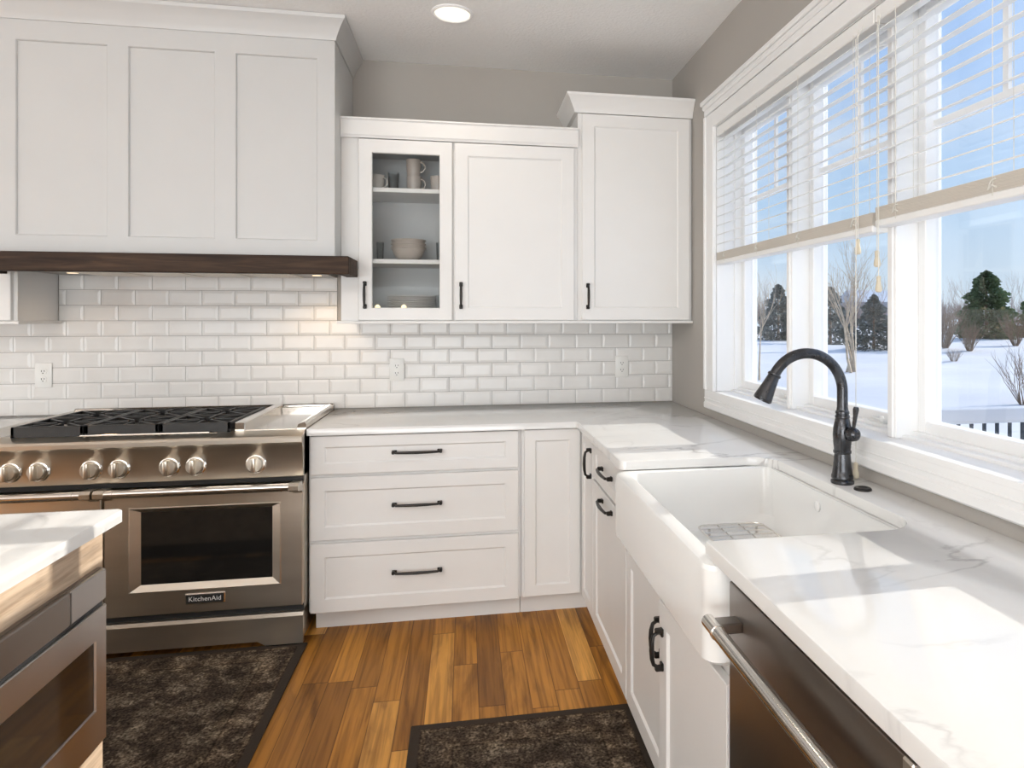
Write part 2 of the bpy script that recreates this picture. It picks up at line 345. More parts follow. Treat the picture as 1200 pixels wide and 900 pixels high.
def face_map(axis, plane):
    """a = along the wall, b = up, c = out of the face"""
    if axis == 'y': return lambda a, b, c: V(a, plane - c, b)     # faces the camera (-y)
    return lambda a, b, c: V(plane - c, a, b)                     # faces the room from the window run (-x)
def shaker(mb, axis, plane, a0, a1, b0, b1, t=0.02, rail=0.058, railv=None, rec=0.007):
    f = face_map(axis, plane); rv = railv or rail
    def rect(i, j, c): return [f(a0 + i, b0 + j, c), f(a1 - i, b0 + j, c), f(a1 - i, b1 - j, c), f(a0 + i, b1 - j, c)]
    mb.rings([rect(0, 0, 0), rect(0, 0, t - 0.002), rect(0.002, 0.002, t), rect(rail, rv, t), rect(rail + 0.003, rv + 0.003, t - 0.003),
              rect(rail + 0.007, rv + 0.007, t - rec)])
    return mb
def pull(a, b, n, wide=0.0085):
    """dark bar pull with square feet between surface points a and b, standing out along n"""
    a, b, n = Vector(a), Vector(b), Vector(n); d = (b - a).normalized(); Ln = (b - a).length; mb = MB()
    p = [a + d * 0.010 + n * 0.002, a + d * 0.011 + n * 0.016, a + d * 0.018 + n * 0.026, a + d * Ln * 0.3 + n * 0.030, a + d * Ln * 0.5 + n * 0.031]
    q = [b - (x - a).dot(d) * d + (x - a).dot(n) * n for x in p[:-1]][::-1]
    mb.tube(p + q, [0.0062, 0.0052, 0.0052, 0.0062, 0.0068, 0.0062, 0.0052, 0.0052, 0.0062], 10)
    w = d.cross(n)
    for e, s in ((a, 1), (b, -1)):
        c0 = e; c1 = e + d * s * 0.022
        pts = [c0 - w * wide, c1 + w * wide + n * 0.007]
        mb.box(*[f for k in range(3) for f in (min(pts[0][k], pts[1][k]), max(pts[0][k], pts[1][k]))], bev=0.002)
        c1 = e + d * s * 0.013; pts = [c0 - w * wide * 0.9, c1 + w * wide * 0.9 + n * 0.022]
        mb.box(*[f for k in range(3) for f in (min(pts[0][k], pts[1][k]), max(pts[0][k], pts[1][k]))], bev=0.003)
    return mb

# ------------------------------------------------------------------ room shell
H = 2.768
XL, YF = -7.6, -8.6                     # far left wall, wall behind the camera
struct(MB().box(XL - .1, 0.2, YF - .1, 0.1, -0.12, 0.0).build('floor', M['floor']))
struct(MB().box(XL - .1, 0.2, YF - .1, 0.1, H, H + 0.1).build('ceiling', M['ceil']))
struct(MB().box(XL - .1, 0.2, 0.0, 0.1, -0.12, H + .1).build('wall_back', M['wall']))
struct(MB().box(XL - .1, XL, YF, 0.0, 0.0, H).build('wall_left', M['wall']))
struct(MB().box(XL - .1, 0.2, YF - .1, YF, 0.0, H).build('wall_front', M['wall']))
WY0, WY1, WZ0, WZ1 = -0.703, -3.22, 1.045, 2.30       # window opening
wr = MB()
wr.box(0, 0.2, YF, 0, 0.0, WZ0 - 0.02); wr.box(0, 0.2, YF, 0, WZ1 + 0.02, H)
wr.box(0, 0.2, WY0 + 0.02, 0, WZ0 - 0.02, WZ1 + 0.02); wr.box(0, 0.2, YF, WY1 - 0.02, WZ0 - 0.02, WZ1 + 0.02)
struct(wr.build('wall_right', M['wall']))

# ------------------------------------------------------------------ window unit
win = bpy.data.objects.new('window_1', None); COL.objects.link(win); win.location = (0, -1.96, WZ0); struct(win)
cs = MB()
CO0, CO1 = -0.588, WY1 - 0.115
# side casings (stepped profile), apron below, head and cap above
for a, b in ((CO0, WY0), (WY1, CO1)):
    lo, hi = min(a, b), max(a, b)
    cs.box(-0.020, 0.0, lo + (.003 if b == WY0 else 0), hi - (.003 if a == WY1 else 0), WZ0 - .001, 2.376, bev=0.003)
cs.box(-0.027, -0.018, CO0 - 0.026, CO0 + .001, WZ0 - .001, 2.375, bev=0.003)
cs.box(-0.027, -0.018, CO1 - .001, CO1 + 0.026, WZ0 - .001, 2.375, bev=0.003)
cs.box(-0.0190, 0.0, CO1 + .03, CO0 - .03, WZ1 + .003, 2.374, bev=0.002)
cs.box(-0.023, 0.0, CO1, CO0, 2.378, 2.41, bev=0.004); cs.box(-0.032, 0.0, CO1 - .006, CO0 + .006, 2.408, 2.432, bev=0.006); cs.box(-0.040, 0.0, CO1 - .012, CO0 + .012, 2.430, 2.452, bev=0.004)
cs.build('casing', M['trimw'], win)
ap = MB(); ap.box(-0.0205, 0.0, CO1, CO0, 0.986, WZ0 - 0.0005, bev=0.003); ap.box(-0.026, 0.0, CO1, CO0, 0.954, 0.988, bev=0.006)
ap.box(-0.023, 0.0, CO1, CO0, 1.000, 1.006, bev=0.002)
ap.build('apron_casing', M['trimw'], win)
jb = MB()
jb.box(0.0005, 0.2, WY0, WY0 + 0.019, WZ0, WZ1); jb.box(0.0005, 0.2, WY1 - 0.019, WY1, WZ0, WZ1); jb.box(0.0005, 0.2, WY1 - .019, WY0 + .019, WZ1, WZ1 + 0.019)
jb.box(0.085, 0.2, WY0 - 0.010, WY0, WZ0, WZ1, bev=0.002); jb.box(0.085, 0.2, WY1, WY1 + 0.010, WZ0, WZ1, bev=0.002)
jb.build('jamb', M['trimw'], win)
st = MB(); st.box(-0.0215, 0.075, WY1 + .001, WY0 - .001, WZ0 - 0.018, WZ0, bev=0.002); st.box(0.07, 0.2, WY1, WY0, WZ0 - 0.018, WZ0 + 0.010, bev=0.003)
st.box(0.10, 0.2, WY1, WY0, WZ0, WZ0 + 0.020, bev=0.003); st.box(0.19, 0.26, WY1 - .05, WY0 + .05, WZ0 - 0.04, WZ0 + 0.006)
st.build('sill', M['trimw'], win)
MU = [(-1.312, -1.354), (-1.945, -1.987), (-2.578, -2.620)]
for a, b in MU:
    m_ = MB(); m_.box(0.05, 0.2, b, a, WZ0, WZ1, bev=0.003); m_.box(0.044, 0.055, b + .010, a - .010, WZ0, WZ1, bev=0.002); m_.build('mullion', M['trimw'], win)
SP = [(-0.713, -1.312), (-1.354, -1.945), (-1.987, -2.578), (-2.620, -3.21)]
GZ0, GZ1 = 1.098, 2.268
def frame_rect(mb, x0, x1, y0, y1, z0, z1, w, wb, wt_, bev=0.003):
    mb.box(x0, x1, y0, y0 + w, z0, z1, bev); mb.box(x0, x1, y1 - w, y1, z0, z1, bev)
    mb.box(x0, x1, y0 + w - .001, y1 - w + .001, z0, z0 + wb, bev); mb.box(x0, x1, y0 + w - .001, y1 - w + .001, z1 - wt_, z1, bev)
for k, (a, b) in enumerate(SP):
    s_ = MB(); frame_rect(s_, 0.120, 0.166, b, a, WZ0 + 0.012, WZ1, 0.034, 0.040, 0.032)
    so = s_.build('sash', M['trimw'], win)
    MB().box(0.150, 0.154, b + 0.032, a - 0.032, GZ0 - .004, GZ1 + .004).build('pane', M['pane'], so, smooth=False)
    g_ = MB(); mid = (a + b) / 2
    g_.box(0.1465, 0.1575, b + 0.032, a - 0.032, 1.942, 1.960); g_.box(0.1463, 0.1577, mid - 0.009, mid + 0.009, 1.955, GZ1 + .004)
    g_.build('muntin', M['trimw'], so)
    c_ = MB(); yc = b + 0.14   # crank folded on the bottom rail
    c_.box(0.098, 0.122, yc - 0.05, yc + 0.03, WZ0 + 0.019, WZ0 + 0.032, bev=0.004); c_.tube([(0.105, yc + 0.02, WZ0 + 0.034), (0.090, yc - 0.02, WZ0 + 0.036), (0.086, yc - 0.06, WZ0 + 0.033)], 0.004, 8)
    c_.lathe([(0.006, 0), (0.008, 0.008), (0.006, 0.016)], (0.086, yc - 0.06, WZ0 + 0.030), 10)
    c_.build('crank_handle', M['plastic'], so)

# ------------------------------------------------------------------ tiled backsplash
P = 0.15455; PH = P / 2; T0 = -0.1041; Z0 = 0.9156
bs = MB(); gr = MB()
regions = [(-3.9, -0.001, 0.916, 1.379), (-3.150, -1.842, 1.379, 1.640)]
for x0, x1, z0, z1 in regions:
    gr.box(x0, x1, -0.004, -0.0005, z0, z1)
    r0 = int(math.floor((z0 - Z0) / PH + 0.001))
    for r in range(max(r0, 0), 12):
        a = max(Z0 + r * PH + 0.0010, z0); b = min(Z0 + (r + 1) * PH - 0.0010, z1)
        if b - a < 0.006: continue
        off = T0 + (PH if r % 2 else 0)
        for k in range(-30, 3):
            l = max(off + k * P + 0.0010, x0 + .0005); rr = min(off + (k + 1) * P - 0.0010, x1 - .0005)
            if rr - l < 0.008: continue
            i = min(0.013, (rr - l) * .35, (b - a) * .35)
            def q(i_, y): return [V(l + i_, y, a + i_), V(rr - i_, y, a + i_), V(rr - i_, y, b - i_), V(l + i_, y, b - i_)]
            bs.rings([q(0, -0.003), q(0, -0.0066), q(i, -0.0092)], cap0=False)
bso = bs.build('tile_backsplash', M['tile'], smooth=False, at=(-1.9, 0, 0.916))
tag(bso, 'white subway tiles covering the wall between the counter and the wall cabinets', 'backsplash')
gr.build('grout', M['grout'], bso)

# ------------------------------------------------------------------ base cabinets
ZB, ZC, ZT = 0.105, 0.884, 0.914
FY = -0.625                    # face frame plane of the back run; doors stand 20 mm proud
FX = -0.625
# drawer cabinet
dc = thing('drawer_cabinet', 'white three-drawer base cabinet right of the range', 'cabinet', (-1.38, -0.3, 0))
c = MB(); c.box(-1.848, -0.923, FY, -0.012, ZB, ZC - .001); c.build('body', M['cab'], dc)
MB().box(-1.836, -0.923, -0.546, -0.53, 0.0, ZB + .001).build('toe_kick', M['cab'], dc)
for z0, z1, zh in ((0.708, 0.876, 0.798), (0.420, 0.695, 0.565), (0.105, 0.405, 0.265)):
    d = shaker(MB(), 'y', FY, -1.840, -0.9355, z0, z1, rail=0.058, railv=0.047 if z1 - z0 < .2 else 0.058).build('drawer', M['cab'], dc)
    pull((-1.497, FY - 0.02, zh), (-1.278, FY - 0.02, zh), (0, -1, 0)).build('handle', M['bronze'], d)
# corner cabinet
cc = thing('corner_cabinet', 'white corner base cabinet with two narrow doors meeting at the inside corner', 'cabinet', (-0.4, -0.45, 0))
c = MB(); L_ = [(-0.921, -0.012), (-0.921, FY), (FX, FY), (FX, -0.944), (-0.012, -0.944), (-0.012, -0.012)]
c.rings([[V(x, y, ZB) for x, y in L_], [V(x, y, ZC - .001) for x, y in L_]]); c.build('body', M['cab'], cc, smooth=False)
k = MB(); k.box(-0.9205, -0.56, -0.546, -0.53, 0, ZB); k.box(-0.58, -0.56, -0.944, -0.546, 0, ZB); k.build('toe_kick', M['cab'], cc)
shaker(MB(), 'y', FY, -0.909, -0.648, 0.110, 0.878, rail=0.05).build('door', M['cab'], cc)
d = shaker(MB(), 'x', FX, -0.939, -0.668, 0.110, 0.878, rail=0.05).build('door', M['cab'], cc)
pull((FX - .02, -0.905, 0.705), (FX - .02, -0.905, 0.836), (-1, 0, 0)).build('handle', M['bronze'], d)
# pull-out cabinet: drawer over one tall pull-out front
pc = thing('pull_out_cabinet', 'white base cabinet with one small drawer over a tall front, left of the sink', 'cabinet', (-0.3, -1.24, 0))
MB().box(FX, -0.012, -1.512, -0.946, ZB, ZC - .001).build('body', M['cab'], pc)
MB().box(-0.58, -0.56, -1.54, -0.946, 0, ZB).build('toe_kick', M['cab'], pc)
d = shaker(MB(), 'x', FX, -1.510, -0.946, 0.722, 0.874, railv=0.045).build('drawer', M['cab'], pc)
pull((FX - .02, -1.335, 0.802), (FX - .02, -1.145, 0.802), (-1, 0, 0)).build('handle', M['bronze'], d)
d = shaker(MB(), 'x', FX, -1.541, -0.946, 0.110, 0.710).build('door', M['cab'], pc)
pull((FX - .02, -1.335, 0.676), (FX - .02, -1.145, 0.676), (-1, 0, 0)).build('handle', M['bronze'], d)
# sink base
sb = thing('sink_base_cabinet', 'white two-door base cabinet under the farmhouse sink', 'cabinet', (-0.3, -2.0, 0))
c = MB(); c.box(FX, -0.012, -2.452, -1.543, ZB, 0.668); c.box(FX, -0.1, -2.452, -2.432, 0.667, ZC - .001); c.build('body', M['cab'], sb)
MB().box(-0.58, -0.56, -2.452, -1.545, 0, ZB).build('toe_kick', M['cab'], sb)
d = shaker(MB(), 'x', FX, -1.992, -1.550, 0.110, 0.636).build('door', M['cab'], sb)
pull((FX - .02, -1.962, 0.462), (FX - .02, -1.962, 0.574), (-1, 0, 0)).build('handle', M['bronze'], d)
dm = shaker(MB(), 'x', FX, -2.428, -1.997, 0.110, 0.636); hm = pull((FX - .02, -2.027, 0.462), (FX - .02, -2.027, 0.574), (-1, 0, 0))
R_ = Matrix.Translation(V(FX, -2.428, 0)) @ Matrix.Rotation(math.radians(2.4), 4, 'Z') @ Matrix.Translation(-V(FX, -2.428, 0))
for m_ in (dm, hm): bmesh.ops.transform(m_.bm, matrix=R_, verts=m_.bm.verts)
d = dm.build('door', M['cab'], sb); hm.build('handle', M['bronze'], d)
# near end cabinet (past the dishwasher)
ec = thing('end_base_cabinet', 'white base cabinet beyond the dishwasher at the near end of the window counter', 'cabinet', (-0.3, -3.6, 0))
MB().box(FX, -0.012, -4.28, -3.040, ZB, ZC - .001).build('body', M['cab'], ec)
MB().box(-0.58, -0.56, -4.28, -3.040, 0, ZB).build('toe_kick', M['cab'], ec)
for a, b in ((-3.655, -3.062), (-4.27, -3.665)):
    d = shaker(MB(), 'x', FX, a, b, 0.110, 0.874).build('door', M['cab'], ec)
    pull((FX - .02, b - .04 if a < -4 else a + .04, 0.70), (FX - .02, b - .04 if a < -4 else a + .04, 0.83), (-1, 0, 0)).build('handle', M['bronze'], d)
# left of the range
lc = thing('left_base_cabinet', 'white base cabinet left of the range, only a sliver of its top edge in view', 'cabinet', (-3.5, -0.3, 0))
MB().box(-4.3, -3.078, FY, -0.012, ZB, ZC - .001).build('body', M['cab'], lc)
MB().box(-4.3, -3.09, -0.546, -0.53, 0, ZB).build('toe_kick', M['cab'], lc)
for a, b in ((-3.67, -3.085), (-4.29, -3.68)):
    d = shaker(MB(), 'y', FY, a, b, 0.110, 0.874).build('door', M['cab'], lc)
    pull((b - .035, FY - .02, 0.70), (b - .035, FY - .02, 0.83), (0, -1, 0)).build('handle', M['bronze'], d)

# ------------------------------------------------------------------ countertops
def arc(cx, cy, r, a0, a1, n=8): return [(cx + r * math.cos(a0 + (a1 - a0) * i / n), cy + r * math.sin(a0 + (a1 - a0) * i / n)) for i in range(n + 1)]
def slab(poly, z0, z1, bev=0.004):
    mb = MB(); bm = mb.bm
    f = bm.faces.new([bm.verts.new((x, y, z0)) for x, y in poly])
    ex = bmesh.ops.extrude_face_region(bm, geom=[f]); vs_ = [v for v in ex['geom'] if isinstance(v, bmesh.types.BMVert)]
    for v in vs_: v.co.z = z1
    bmesh.ops.recalc_face_normals(bm, faces=bm.faces)
    es = [e for e in bm.edges if all(abs(v.co.z - z1) < 1e-6 for v in e.verts)]
    bmesh.ops.bevel(bm, geom=es, offset=bev, segments=2, profile=0.5, affect='EDGES')
    return mb
CF = -0.667
SY0, SY1, SXB = -1.549, -2.365, -0.138
poly = [(-1.851, -0.001), (-1.851, CF)] + [(CF - 0.006, CF)] + [(CF, CF - 0.006)]
poly += arc(CF + 0.022, SY0 + 0.022, 0.022, PI, 1.5 * PI, 6)
poly += arc(SXB - 0.10, SY0 - 0.10, 0.10, PI / 2, 0, 10)
poly += arc(SXB - 0.10, SY1 + 0.10, 0.10, 0, -PI / 2, 10)
poly += [(CF, SY1), (CF, -4.30), (-0.001, -4.30), (-0.001, -0.001)]
ct = slab(poly, ZC, ZT).build('countertop', M['quartz'], at=(-0.4, -1.2, ZC))
tag(ct, 'L-shaped white veined quartz countertop along the back wall and window', 'countertop')
ct2 = slab([(-4.3, -0.001), (-4.3, CF), (-3.075, CF), (-3.075, -0.001)], ZC, ZT).build('countertop', M['quartz'], at=(-3.6, -0.3, ZC))
tag(ct2, 'short white quartz countertop piece left of the range', 'countertop')

# ------------------------------------------------------------------ farmhouse sink
def rrect(x0, x1, y0, y1, r, z, n=6):
    rs = r if isinstance(r, (list, tuple)) else [r] * 4
    cs_ = [(x1, y1, 0, rs[0]), (x0, y1, PI / 2, rs[1]), (x0, y0, PI, rs[2]), (x1, y0, 1.5 * PI, rs[3])]
    out = []
    for (cx, cy, a, rr) in cs_:
        sx = -1 if cx == x1 else 1; sy = -1 if cy == y1 else 1
        out += [V(x, y, z) for x, y in arc(cx + sx * rr, cy + sy * rr, rr, a, a + PI / 2, n)]
    return out
sk = thing('farmhouse_sink', 'white fireclay apron-front sink set into the window counter', 'sink', (-0.4, -1.97, 0.66))
s = MB(); ro = [0.02, 0.035, 0.035, 0.02]
OX0, OX1, OY0, OY1 = -0.688, -0.118, -2.428, -1.543
s.rings([rrect(OX0 + .012, OX1, OY0 + .012, OY1 - .012, ro, 0.670), rrect(OX0, OX1, OY0, OY1, ro, 0.682), rrect(OX0, OX1, OY0, OY1, ro, 0.870), rrect(OX0 + .004, OX1, OY0 + .004, OY1 - .004, ro, 0.879),
         rrect(OX0 + .014, OX1 - .01, OY0 + .014, OY1 - .014, ro, 0.8832), rrect(-0.648, -0.150, -2.392, -1.568, 0.03, 0.8832), rrect(-0.640, -0.146, -2.386, -1.572, 0.035, 0.877),
         rrect(-0.636, -0.146, -2.382, -1.575, 0.04, 0.72), rrect(-0.620, -0.162, -2.366, -1.590, 0.06, 0.683), rrect(-0.58, -0.20, -2.33, -1.63, 0.05, 0.676)])
s.build('basin', M['porcelain'], sk)
MB().lathe([(0.045, 0), (0.045, 0.004), (0.038, 0.005), (0.036, 0.001)], (-0.33, -1.95, 0.6762), 24).build('drain', M['chrome'], sk)
MB().lathe([(0.016, 0), (0.016, 0.003), (0.010, 0.005), (0.002, 0.005)], (-0.147, -1.90, 0.835), 20, (-1, 0, 0)).build('overflow_ring', M['porcelain'], sk)
bg = MB(); gx0, gx1, gy0, gy1, gz = -0.42, -0.195, -2.34, -1.605, 0.702
bg.tube([V(p.x, p.y, gz) for p in rrect(gx0, gx1, gy0, gy1, 0.03, gz)] + [rrect(gx0, gx1, gy0, gy1, 0.03, gz)[0]], 0.003, 8)
for i in range(1, 20): bg.tube([(gx0, gy1 - i * 0.0378, gz), (gx1, gy1 - i * 0.0378, gz)], 0.0022, 6)
for x in (-0.345, -0.27): bg.tube([(x, gy0, gz - .004), (x, gy1, gz - .004)], 0.0025, 6)
for x in (gx0 + .03, gx1 - .03):
    for y in (gy0 + .04, gy1 - .04): bg.lathe([(0.006, 0), (0.005, 0.024)], (x, y, 0.6765), 8)
tag(bg.build('sink_bottom_grid', M['chrome'], at=(-0.3, -1.96, 0.677)), 'stainless wire grid lying in the bottom of the white sink', 'sink grid')

# ------------------------------------------------------------------ faucet
fx, fy = -0.097, -1.95
fc = thing('kitchen_faucet', 'dark bronze gooseneck pull-down faucet behind the sink', 'faucet', (fx, fy, ZT))
f = MB(); f.lathe([(0.032, 0), (0.033, 0.004), (0.0325, 0.008), (0.029, 0.012), (0.031, 0.016), (0.031, 0.022), (0.0285, 0.028), (0.0262, 0.045), (0.0235, 0.075), (0.0225, 0.086), (0.0252, 0.088), (0.0255, 0.094),
                 (0.0232, 0.097), (0.0255, 0.120), (0.0268, 0.140), (0.0255, 0.160), (0.0205, 0.185), (0.019, 0.188), (0.0205, 0.191), (0.0205, 0.196), (0.018, 0.198), (0.018, 0.201), (0.020, 0.203), (0.0195, 0.208), (0.0165, 0.212), (0.0155, 0.22)], (fx, fy, ZT), 28)
f.build('body', M['faucet'], fc)
zc = 1.180; r = 0.112; pts = [(fx, fy, 1.12), (fx, fy, 1.15)]
for i in range(0, 25):
    a = math.radians(152) * i / 24; pts.append((fx - r + r * math.cos(a), fy, zc + r * math.sin(a)))
MB().tube(pts, 0.0152, 18).build('spout', M['faucet'], fc)
a = math.radians(152); p0 = V(*pts[-1]); dr = V(-math.sin(a), 0, math.cos(a)).normalized()
MB().lathe([(0.016, -0.004), (0.0195, 0.0), (0.0195, 0.004), (0.0165, 0.007), (0.0175, 0.012), (0.021, 0.04), (0.0265, 0.074), (0.027, 0.079), (0.024, 0.082), (0.0235, 0.078), (0.010, 0.078)], p0, 24, dr).build('spray_head', M['faucet'], fc)
l = MB(); l.lathe([(0.014, 0.012), (0.014, 0.032), (0.020, 0.034), (0.0215, 0.040), (0.019, 0.048), (0.017, 0.055), (0.010, 0.060)], (fx, fy, 1.062), 20, (0.18, -1, 0.0))
l.tube([(fx + .006, fy - .043, 1.064), (fx + .008, fy - .046, 1.085), (fx + .010, fy - .050, 1.115), (fx + .011, fy - .052, 1.134), (fx + .0115, fy - .0525, 1.141)], [0.0055, 0.0050, 0.0062, 0.0085, 0.0065], 12)
l.build('lever_handle', M['faucet'], fc)
ab = MB().lathe([(0.024, 0), (0.024, 0.004), (0.021, 0.007), (0.012, 0.007), (0.011, 0.0055), (0.001, 0.0055)], (-0.084, -2.032, ZT), 24).build('air_switch_button', M['bronze'], at=(-0.084, -2.032, ZT))
tag(ab, 'small round black push button set in the counter beside the faucet', 'button')

# ------------------------------------------------------------------ dishwasher
dw = thing('dishwasher', 'dark stainless dishwasher under the window counter right of the sink', 'dishwasher', (-0.35, -2.75, 0.0))
DY0, DY1 = -3.034, -2.464; DX = -0.654
MB().box(-0.60, -0.02, DY0 + .004, DY1 - .002, 0.02, 0.872).build('tub', M['black'], dw)
p = MB(); p.box(DX, -0.60, DY0, DY1, 0.115, 0.866, bev=0.004, seg=2); p.build('door_panel', M['steel_dark'], dw)
MB().box(DX - .002, -0.612, DY0, DY0 + 0.022, 0.115, 0.8655, bev=0.003).build('edge_trim', M['steel'], dw)
MB().box(-0.575, -0.56, DY0, DY1, 0.0, 0.112).build('toe_panel', M['black'], dw)
hb = MB(); hz, hx = 0.800, -0.707
hb.tube([(hx, DY1 - 0.020, hz), (hx, DY1 - 0.024, hz), (hx, DY0 + 0.024, hz), (hx, DY0 + 0.020, hz)], [0.0115, 0.0135, 0.0135, 0.0115], 20)
for s_ in (1, -1):
    y = (DY1 - 0.075) if s_ > 0 else (DY0 + 0.075)
    hb.tube([(hx, y - .003, hz), (hx, y + .003, hz)], 0.0150, 20)
ho = hb.build('handle', M['chrome'], dw)
for y in (DY1 - 0.050, DY0 + 0.050):
    MB().box(hx, DX + .002, y - 0.018, y + 0.018, hz - 0.010, hz + 0.010, bev=0.003).build('bracket', M['steel_dark'], ho)

# ------------------------------------------------------------------ range
rg = thing('gas_range', 'wide stainless steel dual-oven gas range under the white hood', 'range', (-2.46, -0.36, 0.0))
RX0, RX1 = -3.068, -1.854
b_ = MB(); b_.box(RX0, RX1, -0.690, -0.03, 0.155, 0.900); b_.box(RX0 + .03, RX1 - .012, -0.64, -0.05, 0.012, 0.155); b_.build('body', M['steel'], rg)
cp = MB(); cp.profx([(-0.60, 0.905), (-0.672, 0.9155), (-0.684, 0.9155), (-0.735, 0.897), (-0.741, 0.888), (-0.741, 0.872), (-0.733, 0.866), (-0.7225, 0.846), (-0.7135, 0.727), (-0.708, 0.722), (-0.60, 0.722)], RX0, RX1); cp.build('control_panel', M['steel'], rg)
MB().box(RX0 + .002, RX1 - .002, -0.700, -0.62, 0.700, 0.724).build('vent_gap', M['black'], rg)
KX = [-2.945, -2.845, -2.658, -2.556, -2.370, -2.271, -2.039]
nrm = V(0, -0.997, 0.075)
for x in KX:
    c0 = V(x, -0.7172, 0.782)
    kb = MB().lathe([(0.041, -0.004), (0.041, 0.003), (0.037, 0.008), (0.034, 0.009), (0.033, 0.006), (0.028, 0.006)], c0, 28, nrm).build('knob', M['chrome'], rg)
    g = MB().lathe([(0.0315, 0.006), (0.0315, 0.026), (0.029, 0.030), (0.010, 0.030)], c0, 28, nrm)
    g.box(x - .0085, x + .0085, c0.y - .050, c0.y - .026, c0.z - .028, c0.z + .032, bev=0.004, seg=2)
    g.build('grip', M['steel'], kb)
DYF = -0.720
def oven_door(x0, x1, wx0, wx1, hx0, hx1, badge):
    z0, z1 = 0.178, 0.698
    f_ = face_map('y', -0.690); t = 0.030
    def rc(a0, a1, b0, b1, c): return [f_(a0, b0, c), f_(a1, b0, c), f_(a1, b1, c), f_(a0, b1, c)]
    dm_ = MB(); dm_.rings([rc(x0, x1, z0, z1, 0.0), rc(x0, x1, z0, z1 - .012, t - .003), rc(x0 + .003, x1 - .003, z0 + .003, z1 - .018, t), rc(wx0, wx1, 0.272, 0.620, t), rc(wx0 + .004, wx1 - .004, 0.276, 0.616, t + .004),
                           rc(wx0 + .047, wx1 - .045, 0.305, 0.594, t - .018)], cap1=False)
    d_ = dm_.build('oven_door', M['steel'], rg)
    MB().box(wx0 + .040, wx1 - .038, -0.706, -0.700, 0.298, 0.600).build('window_glass', M['darkglass'], d_)
    hm_ = MB(); hy, hz_ = -0.778, 0.692
    hm_.tube([(hx0, hy, hz_), (hx0 + .003, hy, hz_), (hx1 - .003, hy, hz_), (hx1, hy, hz_)], [0.013, 0.0165, 0.0165, 0.013], 20)
    for xx in (hx0 + .055, hx1 - .055): hm_.tube([(xx - .002, hy, hz_), (xx + .002, hy, hz_)], 0.0180, 20)
    h_ = hm_.build('handle', M['chrome'], d_)
    for s_, xx in ((1, hx0), (-1, hx1)):
        a_, b2 = (xx - .012, xx + .026) if s_ > 0 else (xx - .026, xx + .012)
        bm_ = MB(); prof = [(DYF + .002, hz_ - .040), (DYF + .002, hz_ + .014), (hy - .008, hz_ + .018), (hy - .018, hz_ + .007), (hy - .017, hz_ - .010), (hy + .004, hz_ - .020), (DYF - .012, hz_ - .026)]
        bm_.profx(prof, a_, b2); bm_.build('bracket', M['steel'], h_)
    if badge:
        bb = MB(); bx0, bx1, bz0, bz1 = -2.310, -2.157, 0.213, 0.258
        bb.box(bx0, bx1, DYF - .006, DYF + .002, bz0, bz1, bev=0.003); bo = bb.build('badge', M['chrome'], d_)
        MB().box(bx0 + .006, bx1 - .006, DYF - .0072, DYF - .004, bz0 + .007, bz1 - .007).build('badge_plate', M['black'], d_)
        cu = bpy.data.curves.new('badge_lettering', 'FONT'); cu.body = 'KitchenAid'; cu.size = 0.0265; cu.align_x = 'CENTER'; cu.align_y = 'CENTER'; cu.extrude = 0.0006; cu.space_character = 1.05
        to = bpy.data.objects.new('tmp', cu); COL.objects.link(to); bpy.context.view_layer.update()
        me = bpy.data.meshes.new_from_object(to.evaluated_get(bpy.context.evaluated_depsgraph_get())); bpy.data.objects.remove(to)
        me.transform(Matrix.Translation(V((bx0 + bx1) / 2, DYF - .0078, (bz0 + bz1) / 2) - rg.location) @ Matrix.Rotation(PI / 2, 4, 'X'))
        me.materials.clear(); me.materials.append(M['plastic'])
        lo = bpy.data.objects.new('badge_lettering', me); COL.objects.link(lo); lo.parent = d_
oven_door(-2.612, -1.856, -2.522, -1.940, -2.607, -1.868, True)
oven_door(-3.066, -2.622, -2.99, -2.70, -3.055, -2.640, False)
kp = MB(); kz = [(RX0, 0.016), (RX0 + .13, 0.016), (RX0 + .16, 0.034), (-2.035, 0.034), (-2.005, 0.016), (RX1, 0.016), (RX1, 0.132), (RX0, 0.132)]
kp.rings([[V(x, -0.716, z) for x, z in kz], [V(x, -0.695, z) for x, z in kz]]); kp.profx([(-0.716, 0.132), (-0.710, 0.146), (-0.690, 0.148), (-0.690, 0.131)], RX0, RX1)
kp.build('kick_panel', M['steel'], rg, smooth=False)
MB().box(RX0 + .002, RX1 - .002, -0.6925, -0.690, 0.147, 0.182).build('shadow_gap', M['black'], rg)
tp = MB(); tp.box(RX0, RX1, -0.655, -0.03, 0.895, 0.906); tp.box(RX0, RX1, -0.040, -0.012, 0.895, 0.946, bev=0.004)
tp.profy([(-1.895, 0.906), (-1.886, 0.936), (-1.862, 0.944), (-1.854, 0.936), (-1.854, 0.906)], -0.66, -0.03)
tp.profy([(RX0, 0.906), (RX0, 0.936), (RX0 + .01, 0.940), (RX0 + .03, 0.906)], -0.66, -0.03)
tp.build('cooktop', M['steel_top'], rg, smooth=False)
gd = MB(); gd.box(-2.140, -1.895, -0.655, -0.045, 0.905, 0.9175, bev=0.002); gd.box(-2.143, -2.100, -0.66, -0.05, 0.906, 0.950, bev=0.004); gd.box(-2.10, -1.897, -0.075, -0.042, 0.906, 0.938, bev=0.003)
gd.build('griddle_cover', M['steel_top'], rg)
tr_ = MB(); tr_.box(-2.72, -2.20, -0.690, -0.668, 0.912, 0.9165); tr_.tube([(-2.70, -0.715, 0.919), (-2.22, -0.715, 0.919)], 0.004, 8); tr_.build('drip_tray_edge', M['steel_top'], rg)
